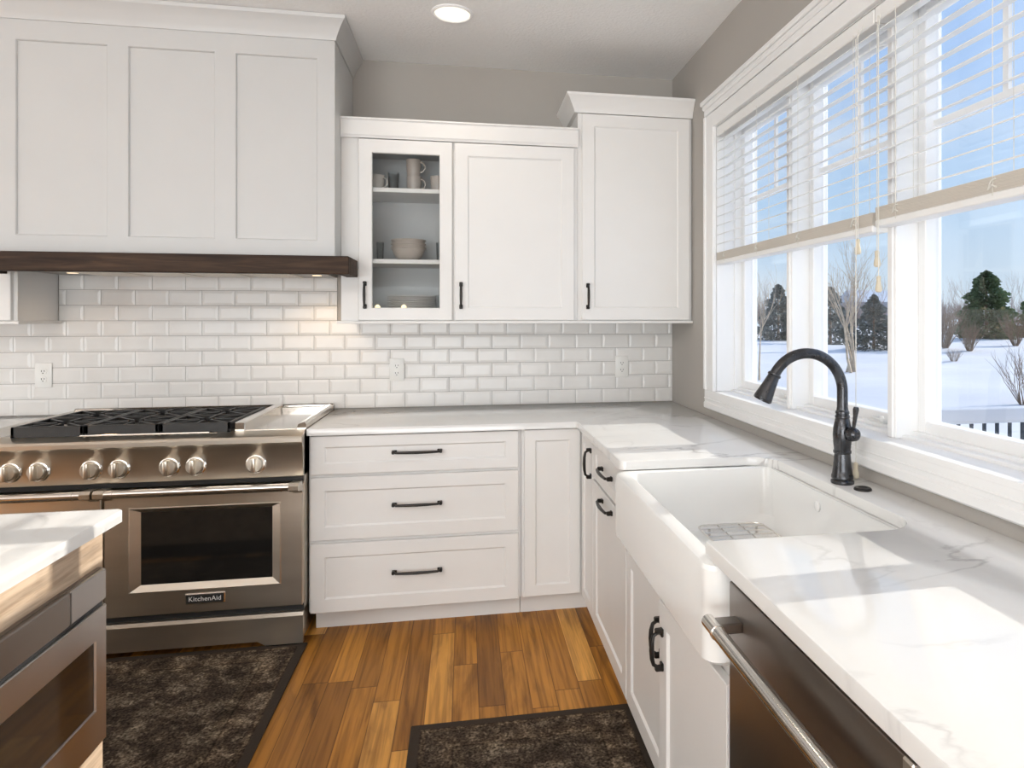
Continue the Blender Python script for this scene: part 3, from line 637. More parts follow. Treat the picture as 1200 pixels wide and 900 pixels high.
for x0, x1 in ((-2.962, -2.702), (-2.696, -2.424), (-2.418, -2.148)):
    xm = (x0 + x1) / 2; g = MB(); y0, y1 = -0.690, -0.185; zt = 0.956; zb = 0.922; w = 0.013
    g.box(x0, x1, y0, y0 + w, zb - .010, zt, bev=0.002); g.box(x0, x1, y1 - w, y1, zb, zt, bev=0.002); g.box(x0, x0 + w, y0, y1, zb, zt, bev=0.002); g.box(x1 - w, x1, y0, y1, zb, zt, bev=0.002)
    g.box(x0, x1, (y0 + y1) / 2 - w / 2, (y0 + y1) / 2 + w / 2, zb + .006, zt, bev=0.002)
    for (xx, yy) in ((x0, y0), (x1 - w, y0), (x0, y1 - w), (x1 - w, y1 - w)): g.box(xx, xx + w, yy, yy + w, 0.906, zb)
    for yc in (y0 + 0.128, y1 - 0.128):
        for k_ in range(8):
            a = k_ * PI / 4; dx, dy = math.cos(a), math.sin(a)
            ext = min(abs((x1 - x0) / 2 - .004) / max(abs(dx), 1e-3), 0.122 / max(abs(dy), 1e-3))
            p1, p2 = V(xm + dx * 0.032, yc + dy * 0.032, 0), V(xm + dx * ext, yc + dy * ext, 0); n_ = V(-dy, dx, 0) * 0.0055
            g.rings([[p1 + n_ + V(0, 0, zt - .020), p2 + n_ + V(0, 0, zt - .024), p2 - n_ + V(0, 0, zt - .024), p1 - n_ + V(0, 0, zt - .020)], [p1 + n_ + V(0, 0, zt - .001), p2 + n_ + V(0, 0, zt - .001), p2 - n_ + V(0, 0, zt - .001), p1 - n_ + V(0, 0, zt - .001)]])
    g.build('grate', M['iron'], rg)
    for yc in (y0 + 0.128, y1 - 0.128):
        b2 = MB().lathe([(0.055, 0.0), (0.052, 0.010), (0.040, 0.014), (0.040, 0.020), (0.030, 0.021)], (xm, yc, 0.906), 24).build('burner', M['burner'], rg)
        MB().lathe([(0.038, 0.019), (0.038, 0.026), (0.034, 0.029), (0.005, 0.030)], (xm, yc, 0.906), 24).build('burner_cap', M['iron'], b2)
MB().box(-2.965, -2.145, -0.655, -0.16, 0.9055, 0.9075).build('burner_pan', M['steel_dark'], rg)

# ------------------------------------------------------------------ range hood
HX0, HX1, HY, HZ0 = -3.133, -1.765, -0.496, 1.684
hd = thing('range_hood', 'large white panelled range hood with crown moulding over the range', 'range hood', (-2.449, -0.25, 1.588))
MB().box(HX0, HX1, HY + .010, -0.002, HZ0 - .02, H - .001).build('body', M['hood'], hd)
hf = MB(); px = [(-3.133, -3.057), (-2.704, -2.624), (-2.273, -2.189), (-1.841, -1.765)]
fm = face_map('y', HY)
xs_ = [HX0, -3.057, -2.704, -2.624, -2.273, -2.189, -1.841, HX1]; zs_ = [HZ0 - .02, 1.747, 2.581, H - .001]
for i in range(7):
    for j in range(3):
        a0, a1, b0, b1 = xs_[i], xs_[i + 1], zs_[j], zs_[j + 1]
        if j == 1 and i % 2 == 1:
            hf.rings([[fm(a0, b0, 0), fm(a1, b0, 0), fm(a1, b1, 0), fm(a0, b1, 0)], [fm(a0 + .003, b0 + .003, -.003), fm(a1 - .003, b0 + .003, -.003), fm(a1 - .003, b1 - .003, -.003), fm(a0 + .003, b1 - .003, -.003)],
                      [fm(a0 + .005, b0 + .005, -.0095), fm(a1 - .005, b0 + .005, -.0095), fm(a1 - .005, b1 - .005, -.0095), fm(a0 + .005, b1 - .005, -.0095)]], cap0=False, cap1=True)
        else: hf.rings([[fm(a0, b0, 0), fm(a1, b0, 0), fm(a1, b1, 0), fm(a0, b1, 0)]], cap0=False, cap1=True)
bmesh.ops.remove_doubles(hf.bm, verts=hf.bm.verts, dist=1e-5)
hf.bm.normal_update()
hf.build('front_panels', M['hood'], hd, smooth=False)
def crown(xl, xr, yf, prof, left=True, right=True, yb=-0.002):
    rings = []
    for d, z in prof:
        row = []
        if left: row += [V(xl - d, yb, z), V(xl - d, yf - d, z)]
        else: row += [V(xl, yf - d, z)]
        if right: row += [V(xr + d, yf - d, z), V(xr + d, yb, z)]
        else: row += [V(xr, yf - d, z)]
        rings.append(row)
    mb = MB(); cols = list(zip(*rings))
    mb.rings([list(c_) for c_ in cols], True, True, True)
    return mb
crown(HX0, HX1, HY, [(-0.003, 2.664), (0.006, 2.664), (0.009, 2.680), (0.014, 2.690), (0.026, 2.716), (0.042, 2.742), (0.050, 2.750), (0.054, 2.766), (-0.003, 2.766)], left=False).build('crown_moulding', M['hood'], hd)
bmx = MB(); BX0, BX1, BZ0, BZ1 = -3.212, -1.686, 1.588, 1.668
bmx.box(BX0, BX1, -0.612, -0.560, BZ0, BZ1, bev=0.003); bmx.box(BX1 - .05, BX1, -0.56, -0.366, BZ0, BZ1, bev=0.002); bmx.box(BX0, BX0 + .05, -0.56, -0.366, BZ0, BZ1, bev=0.002)
bmx.box(BX0 + .04, BX1 - .04, -0.57, -0.366, BZ1 - 0.02, BZ1)
bmx.build('wood_beam', M['walnut'], hd)
ins = MB(); ins.box(HX0 + .02, HX1 - .005, -0.555, -0.366, 1.604, 1.625); ins.box(HX0 + .02, HX1 - .075, -0.366, -0.02, 1.604, 1.68)
ins.build('insert', M['steel_dark'], hd)
bf = MB()
for i in range(4):
    x0 = -2.90 + i * 0.235
    for j in range(7): bf.box(x0 + j * .031, x0 + j * .031 + .019, -0.52, -0.10, 1.596, 1.606, bev=0.002)
bf.build('baffle_filter', M['steel'], hd)
for x in (-2.98, -1.90):
    hl = MB(); hl.lathe([(0.022, 0), (0.022, -0.002), (0.016, -0.003)], (x, -0.22, 1.604), 20); hl.build('lamp_lens', M['hoodlamp'], hd)
for x, pw in ((-1.90, 2.6), (-2.98, 0.4)):
    pl_ = bpy.data.lights.new('hood_lamp_light', 'SPOT'); pl_.energy = pw; pl_.color = (1.0, 0.72, 0.44); pl_.spot_size = 2.4; pl_.spot_blend = 0.6; pl_.shadow_soft_size = 0.03
    po = bpy.data.objects.new('hood_lamp_light', pl_); COL.objects.link(po); po.location = (x, -0.22, 1.585)

# ------------------------------------------------------------------ upper cabinets
UY = -0.340
def upper_pull(x, parent): pull((x, UY - .02, 1.438), (x, UY - .02, 1.570), (0, -1, 0)).build('handle', M['bronze'], parent)
TRIM = [(UY + .004, 2.262), (UY - .022, 2.262), (UY - .024, 2.270), (UY - .028, 2.276), (UY - .028, 2.345), (UY - .034, 2.350), (UY - .034, 2.357), (UY + .004, 2.357)]
RAIL = [(UY + .010, 1.366), (UY - .022, 1.366), (UY - .024, 1.369), (UY - .024, 1.377), (UY - .018, 1.380), (UY + .010, 1.380)]
# glass-door cabinet
gc = thing('glass_door_cabinet', 'white wall cabinet with a glass door showing mugs, bowls and plates', 'cabinet', (-1.5, -0.17, 1.366))
c = MB(); c.box(-1.764, -1.690, UY, -0.002, 1.380, 2.262); c.box(-1.690, -1.672, UY, -0.002, 1.380, 2.262); c.box(-1.250, -1.236, UY, -0.002, 1.380, 2.262)
c.box(-1.69, -1.24, UY, -0.002, 1.380, 1.399); c.box(-1.69, -1.24, UY, -0.002, 2.243, 2.262)
c.box(-1.764, -1.686, UY - .002, UY + .004, 1.380, 2.262)
c.build('body', M['cab'], gc)
ci = MB(); ci.box(-1.672, -1.250, -0.014, -0.004, 1.399, 2.243); ci.box(-1.6725, -1.669, UY + .02, -0.004, 1.399, 2.243); ci.box(-1.253, -1.2495, UY + .02, -0.004, 1.399, 2.243); ci.box(-1.672, -1.25, UY + .02, -0.004, 2.240, 2.2435)
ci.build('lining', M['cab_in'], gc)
for z in (2.010, 1.660): MB().box(-1.669, -1.253, -0.322, -0.014, z, z + 0.022, bev=0.002).build('shelf', M['cab'], gc)
d = MB(); f_ = face_map('y', UY)
a0, a1, b0, b1 = -1.682, -1.240, 1.382, 2.258; ox0, ox1, oz0, oz1 = -1.619, -1.301, 1.443, 2.192
def rc2(x0, x1, z0, z1, c_): return [f_(x0, z0, c_), f_(x1, z0, c_), f_(x1, z1, c_), f_(x0, z1, c_)]
d.rings([rc2(ox0, ox1, oz0, oz1, 0.0), rc2(a0, a1, b0, b1, 0.0), rc2(a0, a1, b0, b1, 0.018), rc2(a0 + .002, a1 - .002, b0 + .002, b1 - .002, 0.020), rc2(ox0 - .003, ox1 + .003, oz0 - .003, oz1 + .003, 0.020), rc2(ox0, ox1, oz0, oz1, 0.016), rc2(ox0, ox1, oz0, oz1, 0.0)], cap0=False, cap1=False)
do = d.build('door', M['cab'], gc)
MB().box(ox0 - .004, ox1 + .004, UY - .010, UY - .006, oz0 - .004, oz1 + .004).build('glass', M['cabglass'], do, smooth=False)
upper_pull(-1.652, do)
MB().profx(TRIM, -1.764, -1.2355).build('top_trim', M['cab'], gc); MB().profx(RAIL, -1.782, -1.2355).build('light_rail', M['cab'], gc)
# single-door cabinet
uc = thing('wall_cabinet', 'white single-door wall cabinet between the glass-door cabinet and the taller corner cabinet', 'cabinet', (-0.93, -0.17, 1.366))
MB().box(-1.235, -0.611, UY, -0.002, 1.380, 2.262).build('body', M['cab'], uc)
do = shaker(MB(), 'y', UY, -1.227, -0.631, 1.382, 2.258, rail=0.062, rec=0.006).build('door', M['cab'], uc); upper_pull(-1.197, do)
MB().profx(TRIM, -1.2355, -0.611).build('top_trim', M['cab'], uc); MB().profx(RAIL, -1.2355, -0.612).build('light_rail', M['cab'], uc)
# tall corner cabinet
tc_ = thing('tall_wall_cabinet', 'taller white wall cabinet with crown moulding in the corner by the window', 'cabinet', (-0.3, -0.17, 1.366))
MB().box(-0.610, -0.002, UY - .002, -0.002, 1.380, 2.455).build('body', M['cab'], tc_)
do = shaker(MB(), 'y', UY - .002, -0.590, -0.018, 1.383, 2.436, rail=0.062, rec=0.006).build('door', M['cab'], tc_); pull((-0.562, UY - .022, 1.438), (-0.562, UY - .022, 1.570), (0, -1, 0)).build('handle', M['bronze'], do)
crown(-0.610, -0.002, UY - .002, [(-0.003, 2.440), (0.020, 2.440), (0.022, 2.452), (0.027, 2.462), (0.036, 2.480), (0.050, 2.506), (0.062, 2.518), (0.064, 2.530), (-0.003, 2.530)], right=False).build('crown_moulding', M['cab'], tc_)
MB().profx([(y - .002, z) for y, z in RAIL], -0.618, -0.002).build('light_rail', M['cab'], tc_)
# wall cabinet left of the hood
lw = thing('left_wall_cabinet', 'white wall cabinet at the left edge, half hidden behind the hood beam', 'cabinet', (-3.55, -0.16, 1.366))
MB().box(-3.98, -3.154, -0.312, -0.002, 1.380, 2.262).build('body', M['cab'], lw)
shaker(MB(), 'y', -0.312, -3.56, -3.170, 1.383, 2.258).build('door', M['cab'], lw); shaker(MB(), 'y', -0.312, -3.97, -3.566, 1.383, 2.258).build('door', M['cab'], lw)
r_ = MB(); r_.profx([(y + .028, z) for y, z in RAIL], -3.98, -3.136); r_.box(-3.158, -3.136, -0.30, -0.004, 1.366, 1.380, bev=0.002); r_.build('light_rail', M['cab'], lw)

# ------------------------------------------------------------------ dishes behind the glass door
def mug_mb(c, h=0.085, r=0.038, hd=0.0):
    mb = MB(); mb.lathe([(r * .80, 0), (r * .86, 0.006), (r * .97, h * .5), (r, h), (r - .004, h), (r * .9, h * .5), (r * .78, 0.008), (0.002, 0.007)], c, 24)
    c = Vector(c); dx, dy = math.cos(hd), math.sin(hd); pts = []
    for i in range(9):
        a = PI / 2 - PI * i / 8; q = r * .93 + 0.026 * math.cos(a); pts.append((c.x + dx * q, c.y + dy * q, c.z + h * .54 + h * .30 * math.sin(a)))
    mb.tube(pts, 0.0042, 8); return mb
G1 = 'mugs on the top shelf behind glass'
SH1, SH2, SH3 = 2.0325, 1.6825, 1.3995
for (x, y, z, hd, mt, lb) in ((-1.618, -0.185, SH1, -0.5, 'mugw', 'pale mug at the left end of the top cabinet shelf'),
                              (-1.435, -0.18, SH1, -0.35, 'mug', 'lower taupe mug of the stacked pair on the top shelf'),
                              (-1.437, -0.18, SH1 + 0.0862, -0.35, 'mug', 'upper taupe mug stacked on another mug on the top shelf'),
                              (-1.315, -0.20, SH1, 0.4, 'mug', 'taupe mug at the right end of the top cabinet shelf')):
    tag(mug_mb((x, y, z), hd=hd).build('mug', M[mt], at=(x, y, z)), lb, 'mug', G1)
def glass_thing(name, x, y, z, h, r, lb):
    mb = MB().lathe([(r * .8, 0), (r * .84, 0.004), (r, h), (r - .0025, h), (r * .78, 0.010), (0.002, 0.010)], (x, y, z), 20)
    tag(mb.build(name, M['tumbler'], at=(x, y, z)), lb, 'glass')
glass_thing('tumbler', -1.538, -0.17, SH1, 0.105, 0.030, 'clear tumbler beside the pale mug on the top shelf')
glass_thing('tumbler', -1.598, -0.22, SH2, 0.092, 0.019, 'narrow clear glass left of the bowls on the middle shelf')
glass_thing('tumbler', -1.300, -0.18, SH2, 0.10, 0.026, 'clear glass at the right end of the middle shelf')
glass_thing('tumbler', -1.305, -0.18, SH3, 0.11, 0.028, 'clear glass right of the plates on the cabinet floor')
for k_, lb in enumerate(('bottom bowl of the stack on the middle cabinet shelf', 'middle bowl of the stack on the middle cabinet shelf', 'top bowl of the stack on the middle cabinet shelf')):
    z = SH2 + k_ * 0.0200; R2 = 0.088
    mb = MB().lathe([(0.040, 0), (0.044, 0.003), (0.064, 0.020), (0.077, 0.045), (0.083, 0.062), (R2, 0.066), (R2, 0.070), (R2 - .004, 0.070), (0.078, 0.062), (0.060, 0.0265), (0.044, 0.0105), (0.002, 0.0095)], (-1.463, -0.18, z), 36)
    tag(mb.build('bowl', M['mug'], at=(-1.463, -0.18, z)), lb, 'bowl', 'bowls on the middle shelf behind glass')
PN = ('bottom', 'second from bottom', 'third from bottom', 'fourth from bottom', 'fifth from bottom', 'fifth from top', 'fourth from top', 'third from top', 'second from top', 'topmost')
for k_ in range(10):
    z = SH3 + k_ * 0.0098; R2 = 0.122
    mb = MB().lathe([(0.065, 0), (0.070, 0.0015), (0.085, 0.004), (R2, 0.0135), (R2, 0.0165), (R2 - .004, 0.0165), (0.083, 0.0090), (0.070, 0.0072), (0.002, 0.0072)], (-1.445, -0.185, z), 40)
    tag(mb.build('plate', M['plate'], at=(-1.445, -0.185, z)), PN[k_] + ' plate of the stack on the cabinet floor', 'plate', 'plates on the floor of the glass cabinet')
for x, lb in ((-1.600, 'small glowing tea light left of the plate stack'), (-1.475, 'small glowing tea light in front of the plate stack')):
    t_ = thing('tea_light', lb, 'candle', (x, -0.31, SH3), 'tea lights in the glass cabinet')
    cup = MB().lathe([(0.015, 0), (0.018, 0.002), (0.019, 0.045), (0.017, 0.045), (0.016, 0.006), (0.001, 0.006)], (x, -0.31, SH3), 18).build('glass_cup', M['cabglass'], t_)
    MB().lathe([(0.013, 0.007), (0.015, 0.028), (0.013, 0.050), (0.007, 0.058), (0.001, 0.060)], (x, -0.31, SH3), 16).build('flame', M['flame'], t_)

# ------------------------------------------------------------------ outlets
def outlet(xc, zc_, lb):
    y = -0.0092; w, h = 0.0375, 0.0600
    o = thing('wall_outlet', lb, 'outlet', (xc, y, zc_), 'outlets on the tiled backsplash')
    MB().box(xc - w, xc + w, y - 0.006, y, zc_ - h, zc_ + h, bev=0.003, seg=2).build('cover_plate', M['plastic'], o)
    for dz in (0.0195, -0.0195):
        rp = MB(); rp.lathe([(0.017, 0), (0.017, 0.0025), (0.015, 0.003), (0.001, 0.003)], (xc, y - .006, zc_ + dz), 24, (0, -1, 0)); ro_ = rp.build('receptacle', M['plastic'], o)
        sl = MB(); sl.box(xc - .0078, xc - .0052, y - .0096, y - .0085, zc_ + dz - .002, zc_ + dz + .0065); sl.box(xc + .0050, xc + .0076, y - .0096, y - .0085, zc_ + dz - .001, zc_ + dz + .0065)
        sl.lathe([(0.0026, 0), (0.0026, 0.0011)], (xc, y - .0085, zc_ + dz - .008), 10, (0, -1, 0)); sl.build('slot', M['black'], ro_)
outlet(-3.214, 1.111, 'white wall outlet on the tile at the left, above the range')
outlet(-1.537, 1.117, 'white wall outlet on the tile below the glass-door cabinet')
outlet(-0.302, 1.118, 'white wall outlet on the tile near the window corner')

# ------------------------------------------------------------------ recessed ceiling light
def downlight(x, y, lb, pw):
    o = thing('recessed_light', lb, 'ceiling light', (x, y, H))
    MB().lathe([(0.093, 0.0), (0.093, -0.004), (0.086, -0.008), (0.080, -0.007), (0.078, -0.001)], (x, y, H), 36, cap=False).build('trim_ring', M['ceil'], o)
    MB().lathe([(0.079, -0.0005), (0.072, -0.0035), (0.001, -0.005)], (x, y, H), 36).build('lens', M['lamp'], o)
    l_ = bpy.data.lights.new('recessed_light_lamp', 'AREA'); l_.shape = 'DISK'; l_.size = 0.15; l_.energy = pw; l_.color = (1.0, 0.90, 0.76); l_.spread = 2.4
    lo_ = bpy.data.objects.new('recessed_light_lamp', l_); COL.objects.link(lo_); lo_.location = (x, y, H - .012)
downlight(-1.234, -0.645, 'round recessed ceiling light near the hood crown moulding', 1.2)

# ------------------------------------------------------------------ blinds
def blind(y0, y1, zr, lb, cords):
    o = thing('window_blind', lb, 'blind', (0.02, (y0 + y1) / 2, zr), 'white blinds half raised over the window')
    MB().box(-0.004, 0.046, y0, y1, 2.252, 2.296, bev=0.003).build('headrail', M['blind'], o)
    s_ = MB(); z = 2.235
    while z > zr + 0.075:
        s_.rings([[V(0.021 + dx, y, z + dz) for dx, dz in ((-.0243, -.0085), (-.012, -.0034), (0, .0010), (.012, 0.0046), (.0243, .0075), (.0243, .0050), (.012, .0022), (0, -.0014), (-.012, -.0058), (-.0243, -.0112))] for y in (y0 + .004, y1 - .004)])
        z -= 0.0440
    s_.build('slats', M['blind'], o)
    k_ = MB()
    for i in range(11): k_.box(-0.005, 0.047, y0 + .004, y1 - .004, zr + 0.020 + i * 0.0034, zr + 0.0228 + i * 0.0034)
    k_.build('gathered_slats', M['blind_stack'], o)
    MB().box(-0.006, 0.048, y0 + .003, y1 - .003, zr, zr + 0.020, bev=0.003).build('bottom_rail', M['blind'], o)
    n = max(2, int(round((y1 - y0) / 0.36)))
    for i in range(n + 1):
        y = y0 + 0.10 + (y1 - y0 - 0.20) * i / n; lc_ = MB()
        for x in (-0.0065, 0.0485): lc_.tube([(x, y, zr + .012), (x, y, 2.26)], 0.0009, 5)
        lc_.tube([(-0.0075, y - .012, zr + .03), (-0.009, y, zr + .036), (-0.0075, y + .012, zr + .028), (-.0085, y + .004, zr + .046), (-0.0075, y - .010, zr + .05)], 0.0022, 6)
        lc_.build('ladder_cord', M['cord'], o)
    for y, x, zend in cords:
        pts_ = [(-0.009, y, 2.262), (x, y, 2.22), (x, y, zend + 0.045)]
        co = MB().tube(pts_, 0.0013, 6).build('pull_cord', M['cord'], o)
        MB().lathe([(0.004, 0.047), (0.0065, 0.043), (0.006, 0.028), (0.008, 0.020), (0.0095, 0.010), (0.009, 0.004), (0.006, 0)], (x, y, zend), 14).build('tassel', M['tassel'], co)
    return o
blind(-1.960, -0.708, 1.645, 'white slatted blind half raised over the two far window panes', [(-1.893, -0.012, 1.585), (-1.918, -0.034, 0.917)])
blind(-3.212, -1.966, 1.657, 'white slatted blind half raised over the two near window panes', [(-1.990, -0.012, 1.540), (-2.000, -0.014, 1.467)])

# ------------------------------------------------------------------ island with microwave drawer
IX, IY = -2.021, -1.867
isl = thing('kitchen_island', 'pale oak kitchen island in the left foreground', 'island', (-2.7, -3.2, 0))
ib = MB(); ib.box(-3.35, -2.050, -4.65, -1.908, 0.09, ZC - .001, bev=0.002); ib.build('body', M['oak'], isl)
MB().box(-3.30, -2.11, -4.60, -1.96, 0.0, 0.091).build('toe_kick', M['black'], isl)
io = slab([(-3.45, -4.75), (IX - .004, -4.75), (IX, -4.746), (IX, IY - .012), (IX - .012, IY), (-3.45, IY)], ZC, ZT, 0.003).build('island_countertop', M['quartz'], at=(-2.7, -3.2, ZC))
tag(io, 'white quartz slab on the oak island in the left foreground', 'countertop')
mw = thing('microwave_drawer', 'stainless microwave drawer built into the side of the island', 'microwave', (-2.04, -2.32, 0.38))
MY0, MY1 = -2.695, -1.934; MX = -2.030
MB().box(-2.0495, -2.040, MY0, MY1, 0.380, 0.792).build('frame', M['steel_dark'], mw)
MB().box(-2.045, MX, -2.083, MY1, 0.716, 0.790, bev=0.003).build('trim_block', M['steel_mid'], mw)
cpn = MB().box(-2.045, MX + .0005, MY0, -2.086, 0.716, 0.790, bev=0.003).build('control_strip', M['steel_dark'], mw)
MB().box(-2.043, MX - .008, MY0 + .002, MY1 - .002, 0.700, 0.718).build('gap', M['black'], mw)
mdm = MB(); fmx = lambda a, b, c: V(-2.044 + c, a, b)
def rcm(i, j0, j1, c): return [fmx(MY0 + i, 0.380 + j0, c), fmx(MY1 - i, 0.380 + j0, c), fmx(MY1 - i, 0.704 - j1, c), fmx(MY0 + i, 0.704 - j1, c)]
mdm.rings([rcm(0, 0, 0, 0), rcm(0, 0, 0, .011), rcm(.002, .002, .002, .014), rcm(.046, .088, .070, .014), rcm(.048, .090, .072, .009)])
md = mdm.build('drawer_front', M['steel_mid'], mw)
MB().box(-2.0365, -2.0335, MY0 + .049, MY1 - .049, 0.4705, 0.6315, bev=0.001).build('window_glass', M['darkglass'], md)

# ------------------------------------------------------------------ rugs
def rug(x0, x1, y0, y1, lb, nm):
    o = MB().box(x0, x1, y0, y1, 0.0005, 0.010, bev=0.003)
    o = o.build('area_rug', rug_mat(nm, 0 - (x1 - x0) / 2, (x1 - x0) / 2, -(y1 - y0) / 2, (y1 - y0) / 2), at=((x0 + x1) / 2, (y0 + y1) / 2, 0.0))
    tag(o, lb, 'rug')
rug(-4.2, -1.838, -1.86, -0.700, 'dark brown distressed rug on the floor in front of the range', 'range_rug_wool')
rug(-1.357, -0.590, -3.5, -1.388, 'dark brown distressed runner rug on the floor in front of the sink', 'sink_rug_wool')

# ------------------------------------------------------------------ outdoors
rnd = random.Random(7)
GZ = -1.0
gm = MB(); NX = 90
def gh(x, y):
    return GZ + 0.16 * math.sin(x * .21 + 1.3) * math.cos(y * .17) + 0.10 * math.sin(x * .55 + y * .43) + 0.35 * max(0, min(1, (math.hypot(x, y) - 34) / 30))
gx = [0.35 + 159.65 * (i / NX) ** 2 for i in range(NX + 1)]; gy = [-60 + 220 * j / NX for j in range(NX + 1)]
vg = [[gm.bm.verts.new((x, y, gh(x, y))) for y in gy] for x in gx]
for i in range(NX):
    for j in range(NX): gm.bm.faces.new((vg[i][j], vg[i + 1][j], vg[i + 1][j + 1], vg[i][j + 1]))
struct(gm.build('ground', M['snow']))

def branchy(mb, p, d, L, r, depth, rs, spread=0.5, nb=3, droop=0.0, n=4):
    p = Vector(p); d = Vector(d).normalized(); pts = [p]; rad = [r]
    for i in range(3):
        d = (d + V(rs.uniform(-.12, .12), rs.uniform(-.12, .12), rs.uniform(-.05, .1) - droop)).normalized(); p = p + d * L / 3; pts.append(p.copy()); rad.append(r * (1 - .2 * (i + 1)))
    mb.tube(pts, rad, n)
    if depth <= 0: return
    for i in range(nb):
        q = pts[1].lerp(pts[3], rs.uniform(0, 1)) if i else pts[3]
        dd = (d + V(rs.uniform(-1, 1), rs.uniform(-1, 1), rs.uniform(-.2, .6)) * spread).normalized()
        branchy(mb, q, dd, L * rs.uniform(.55, .78), r * .5, depth - 1, rs, spread, nb, droop, 3)
def bare_tree(name, x, y, h, lb, mat, seed, group=None, stems=1, depth=4, lean=(0, 0), thick=0.02, spread=.55):
    rs = random.Random(seed); z = gh(x, y) - .1; mb = MB()
    for s_ in range(stems):
        d = V(rs.uniform(-.25, .25) * (stems > 1) + lean[0], rs.uniform(-.25, .25) * (stems > 1) + lean[1], 1)
        branchy(mb, (x + rs.uniform(-.1, .1) * stems * .5, y + rs.uniform(-.1, .1) * stems * .5, z), d, h * .42, h * thick, depth, rs, spread, 4 if depth < 4 else 3)
    return tag(mb.build(name, mat, at=(x, y, z), smooth=False), lb, 'tree', group)
def shrub(x, y, h, lb, mat, seed, group=None, stems=22, name='bare_shrub', thick=.012):
    rs = random.Random(seed); z = gh(x, y) - .05; mb = MB()
    for s_ in range(stems):
        a = rs.uniform(0, 2 * PI); t = rs.uniform(0.1, .55)
        branchy(mb, (x + .12 * math.cos(a), y + .12 * math.sin(a), z), (math.cos(a) * t, math.sin(a) * t, 1), h * rs.uniform(.5, .7), h * thick, 2, rs, .45, 3)
    return tag(mb.build(name, mat, at=(x, y, z), smooth=False), lb, 'shrub', group)
def conifer(x, y, h, w, lb, mat, seed, n=2200, pw=.62):
    rs = random.Random(seed); z = gh(x, y) - .1
    o = thing('conifer_tree', lb, 'tree', (x, y, z))
    MB().tube([(x, y, z), (x, y, z + h * .95)], [h * .028, h * .006], 6).build('trunk', M['twig'], o)
    mb = MB(); bm = mb.bm
    for i in range(n):
        t = rs.random() ** 1.35; rmax = w / 2 * (1 - t) ** pw * (0.8 + .35 * math.sin(t * 26 + seed) * .5 + rs.uniform(-.1, .12)); a = rs.uniform(0, 2 * PI)
        rr = rmax * rs.random() ** .45; zz = z + h * (.03 + .95 * t) - rr * .15
        c_ = V(x + rr * math.cos(a), y + rr * math.sin(a), zz); out = V(math.cos(a), math.sin(a), rs.uniform(-.35, .45)).normalized()
        s_ = h * rs.uniform(.035, .075); sd = out.cross(V(rs.uniform(-1, 1), rs.uniform(-1, 1), rs.uniform(-1, 1))).normalized() * s_ * .45
        bm.faces.new([bm.verts.new(c_ - sd), bm.verts.new(c_ + out * s_ * .6), bm.verts.new(c_ + sd), bm.verts.new(c_ - out * s_ * .7)])
    mb.build('foliage', mat, o, smooth=False); return o
def P_(u, dep):
    t = (u - 688.8) / F; return (CAM.x + dep * (math.sin(YAW) + t * math.cos(YAW)), CAM.y + dep * (math.cos(YAW) - t * math.sin(YAW)))
x, y = P_(1156, 62); conifer(x, y, 6.4, 7.0, 'large green conifer on the snow seen through the near pane', M['needle'], 3, 4200, .55)
x, y = P_(1209, 70); conifer(x, y, 6.0, 3.6, 'green conifer at the right edge of the view behind the snow', M['needle'], 4, 1200)
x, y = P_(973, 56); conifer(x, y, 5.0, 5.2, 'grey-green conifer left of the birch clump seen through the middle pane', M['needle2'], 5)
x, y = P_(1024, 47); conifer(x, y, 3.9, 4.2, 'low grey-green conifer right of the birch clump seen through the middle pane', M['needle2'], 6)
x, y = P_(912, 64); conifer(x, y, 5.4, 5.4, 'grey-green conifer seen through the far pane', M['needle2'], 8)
x, y = P_(996, 29); bare_tree('birch_tree', x, y, 5.3, 'bare multi-stem birch clump on the snow in the middle pane', M['bark'], 11, stems=5, depth=4, thick=.014, spread=.5)
x, y = P_(888, 25); bare_tree('birch_tree', x, y, 3.9, 'slender leaning bare birch on the snow in the far pane', M['bark'], 12, stems=2, depth=4, lean=(.12, -.05), thick=.013, spread=.5)
for u, dp, h, lb in ((1108, 45, 2.4, 'tall brown bare shrub left of the large green conifer'), (1136, 43, 1.5, 'brown bare shrub in front of the large green conifer'), (1118, 36, .55, 'small brown shrub poking from the snow in front of the conifer'),
                     (1190, 50, 2.0, 'brown bare shrub right of the large green conifer'), (1203, 18, 1.35, 'bare shrub near the deck at the right edge of the near pane')):
    x, y = P_(u, dp); shrub(x, y, h, lb, M['twig'], int(u), stems=26 if dp < 30 else 55)
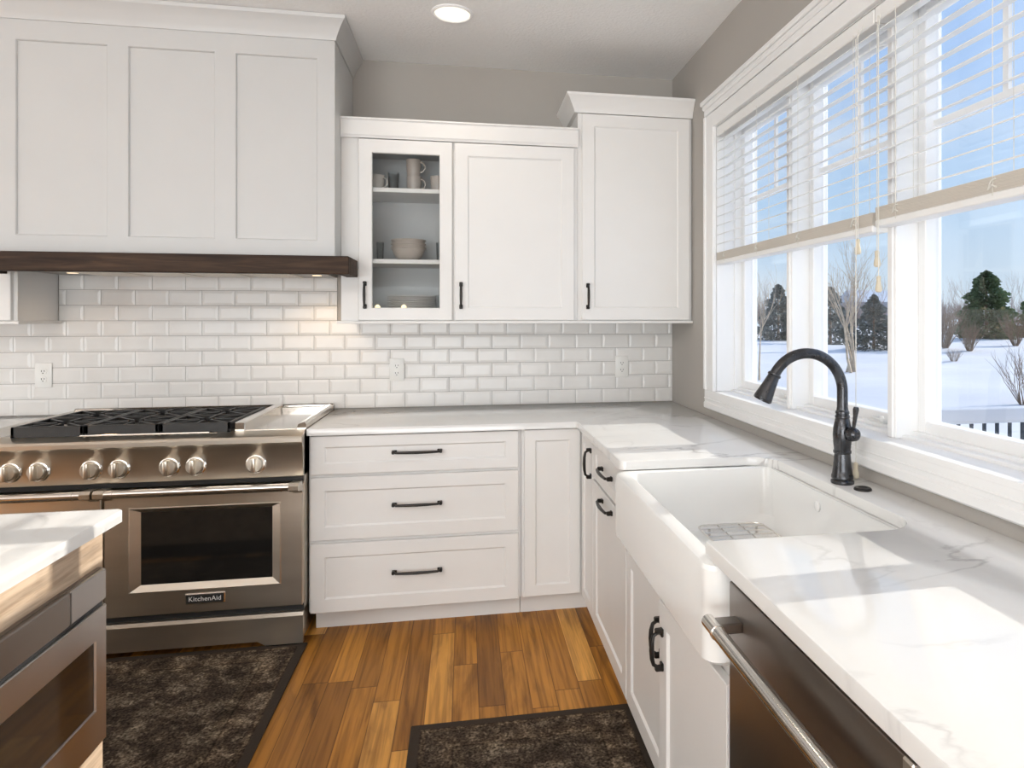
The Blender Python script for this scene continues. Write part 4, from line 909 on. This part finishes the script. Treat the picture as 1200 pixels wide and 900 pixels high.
for i, (u, dp) in enumerate(((1103, 110), (1118, 118), (1135, 120), (1172, 95), (1182, 100), (1194, 112), (962, 100), (985, 105), (1008, 110), (1033, 98), (884, 100), (900, 110))):
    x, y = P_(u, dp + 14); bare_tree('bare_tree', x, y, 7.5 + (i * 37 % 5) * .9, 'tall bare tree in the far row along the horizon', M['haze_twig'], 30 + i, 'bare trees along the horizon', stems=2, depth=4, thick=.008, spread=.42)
for i in range(14):
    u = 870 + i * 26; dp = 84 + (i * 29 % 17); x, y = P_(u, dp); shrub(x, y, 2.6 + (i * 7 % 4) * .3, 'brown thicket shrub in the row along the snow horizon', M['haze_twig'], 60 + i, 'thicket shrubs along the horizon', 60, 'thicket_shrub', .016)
# far house
hx_, hy_ = P_(1016, 130)
hs = thing('far_house', 'distant grey house with a snowy roof beyond the birch clump', 'house', (hx_, hy_, gh(hx_, hy_)))
z = gh(hx_, hy_)
MB().box(hx_ - 4, hx_ + 4, hy_ - 3, hy_ + 3, z, z + 5.2).build('wall', M['siding'], hs)
rf = MB(); rf.profx([(hy_ - 3.5, z + 5.1), (hy_, z + 7.4), (hy_ + 3.5, z + 5.1)], hx_ - 4.4, hx_ + 4.4); rf.build('roof', M['roof'], hs, smooth=False)
# deck railing
dk = thing('deck_railing', 'snow-topped white deck railing with dark balusters outside the near pane', 'railing', (3.6, 0.9, -0.6))
MB().box(2.2, 6.2, 0.85, 0.93, 0.575, 0.600, bev=0.004).build('top_rail', M['rail'], dk)
MB().box(2.2, 6.2, 0.835, 0.945, 0.588, 0.694, bev=0.018, seg=3).build('snow_cap', M['snow'], dk)
MB().box(2.2, 6.2, 0.87, 0.91, -0.22, -0.17).build('bottom_rail', M['rail'], dk)
for xx in (2.25, 4.2, 6.15): MB().box(xx - .045, xx + .045, 0.845, 0.935, gh(xx, .9) - .05, 0.58).build('post', M['rail'], dk)
for i in range(33):
    xx = 2.36 + i * 0.114
    if abs(xx - 4.2) > .06: MB().box(xx - .010, xx + .010, 0.88, 0.90, -0.17, 0.58).build('baluster', M['baluster'], dk)
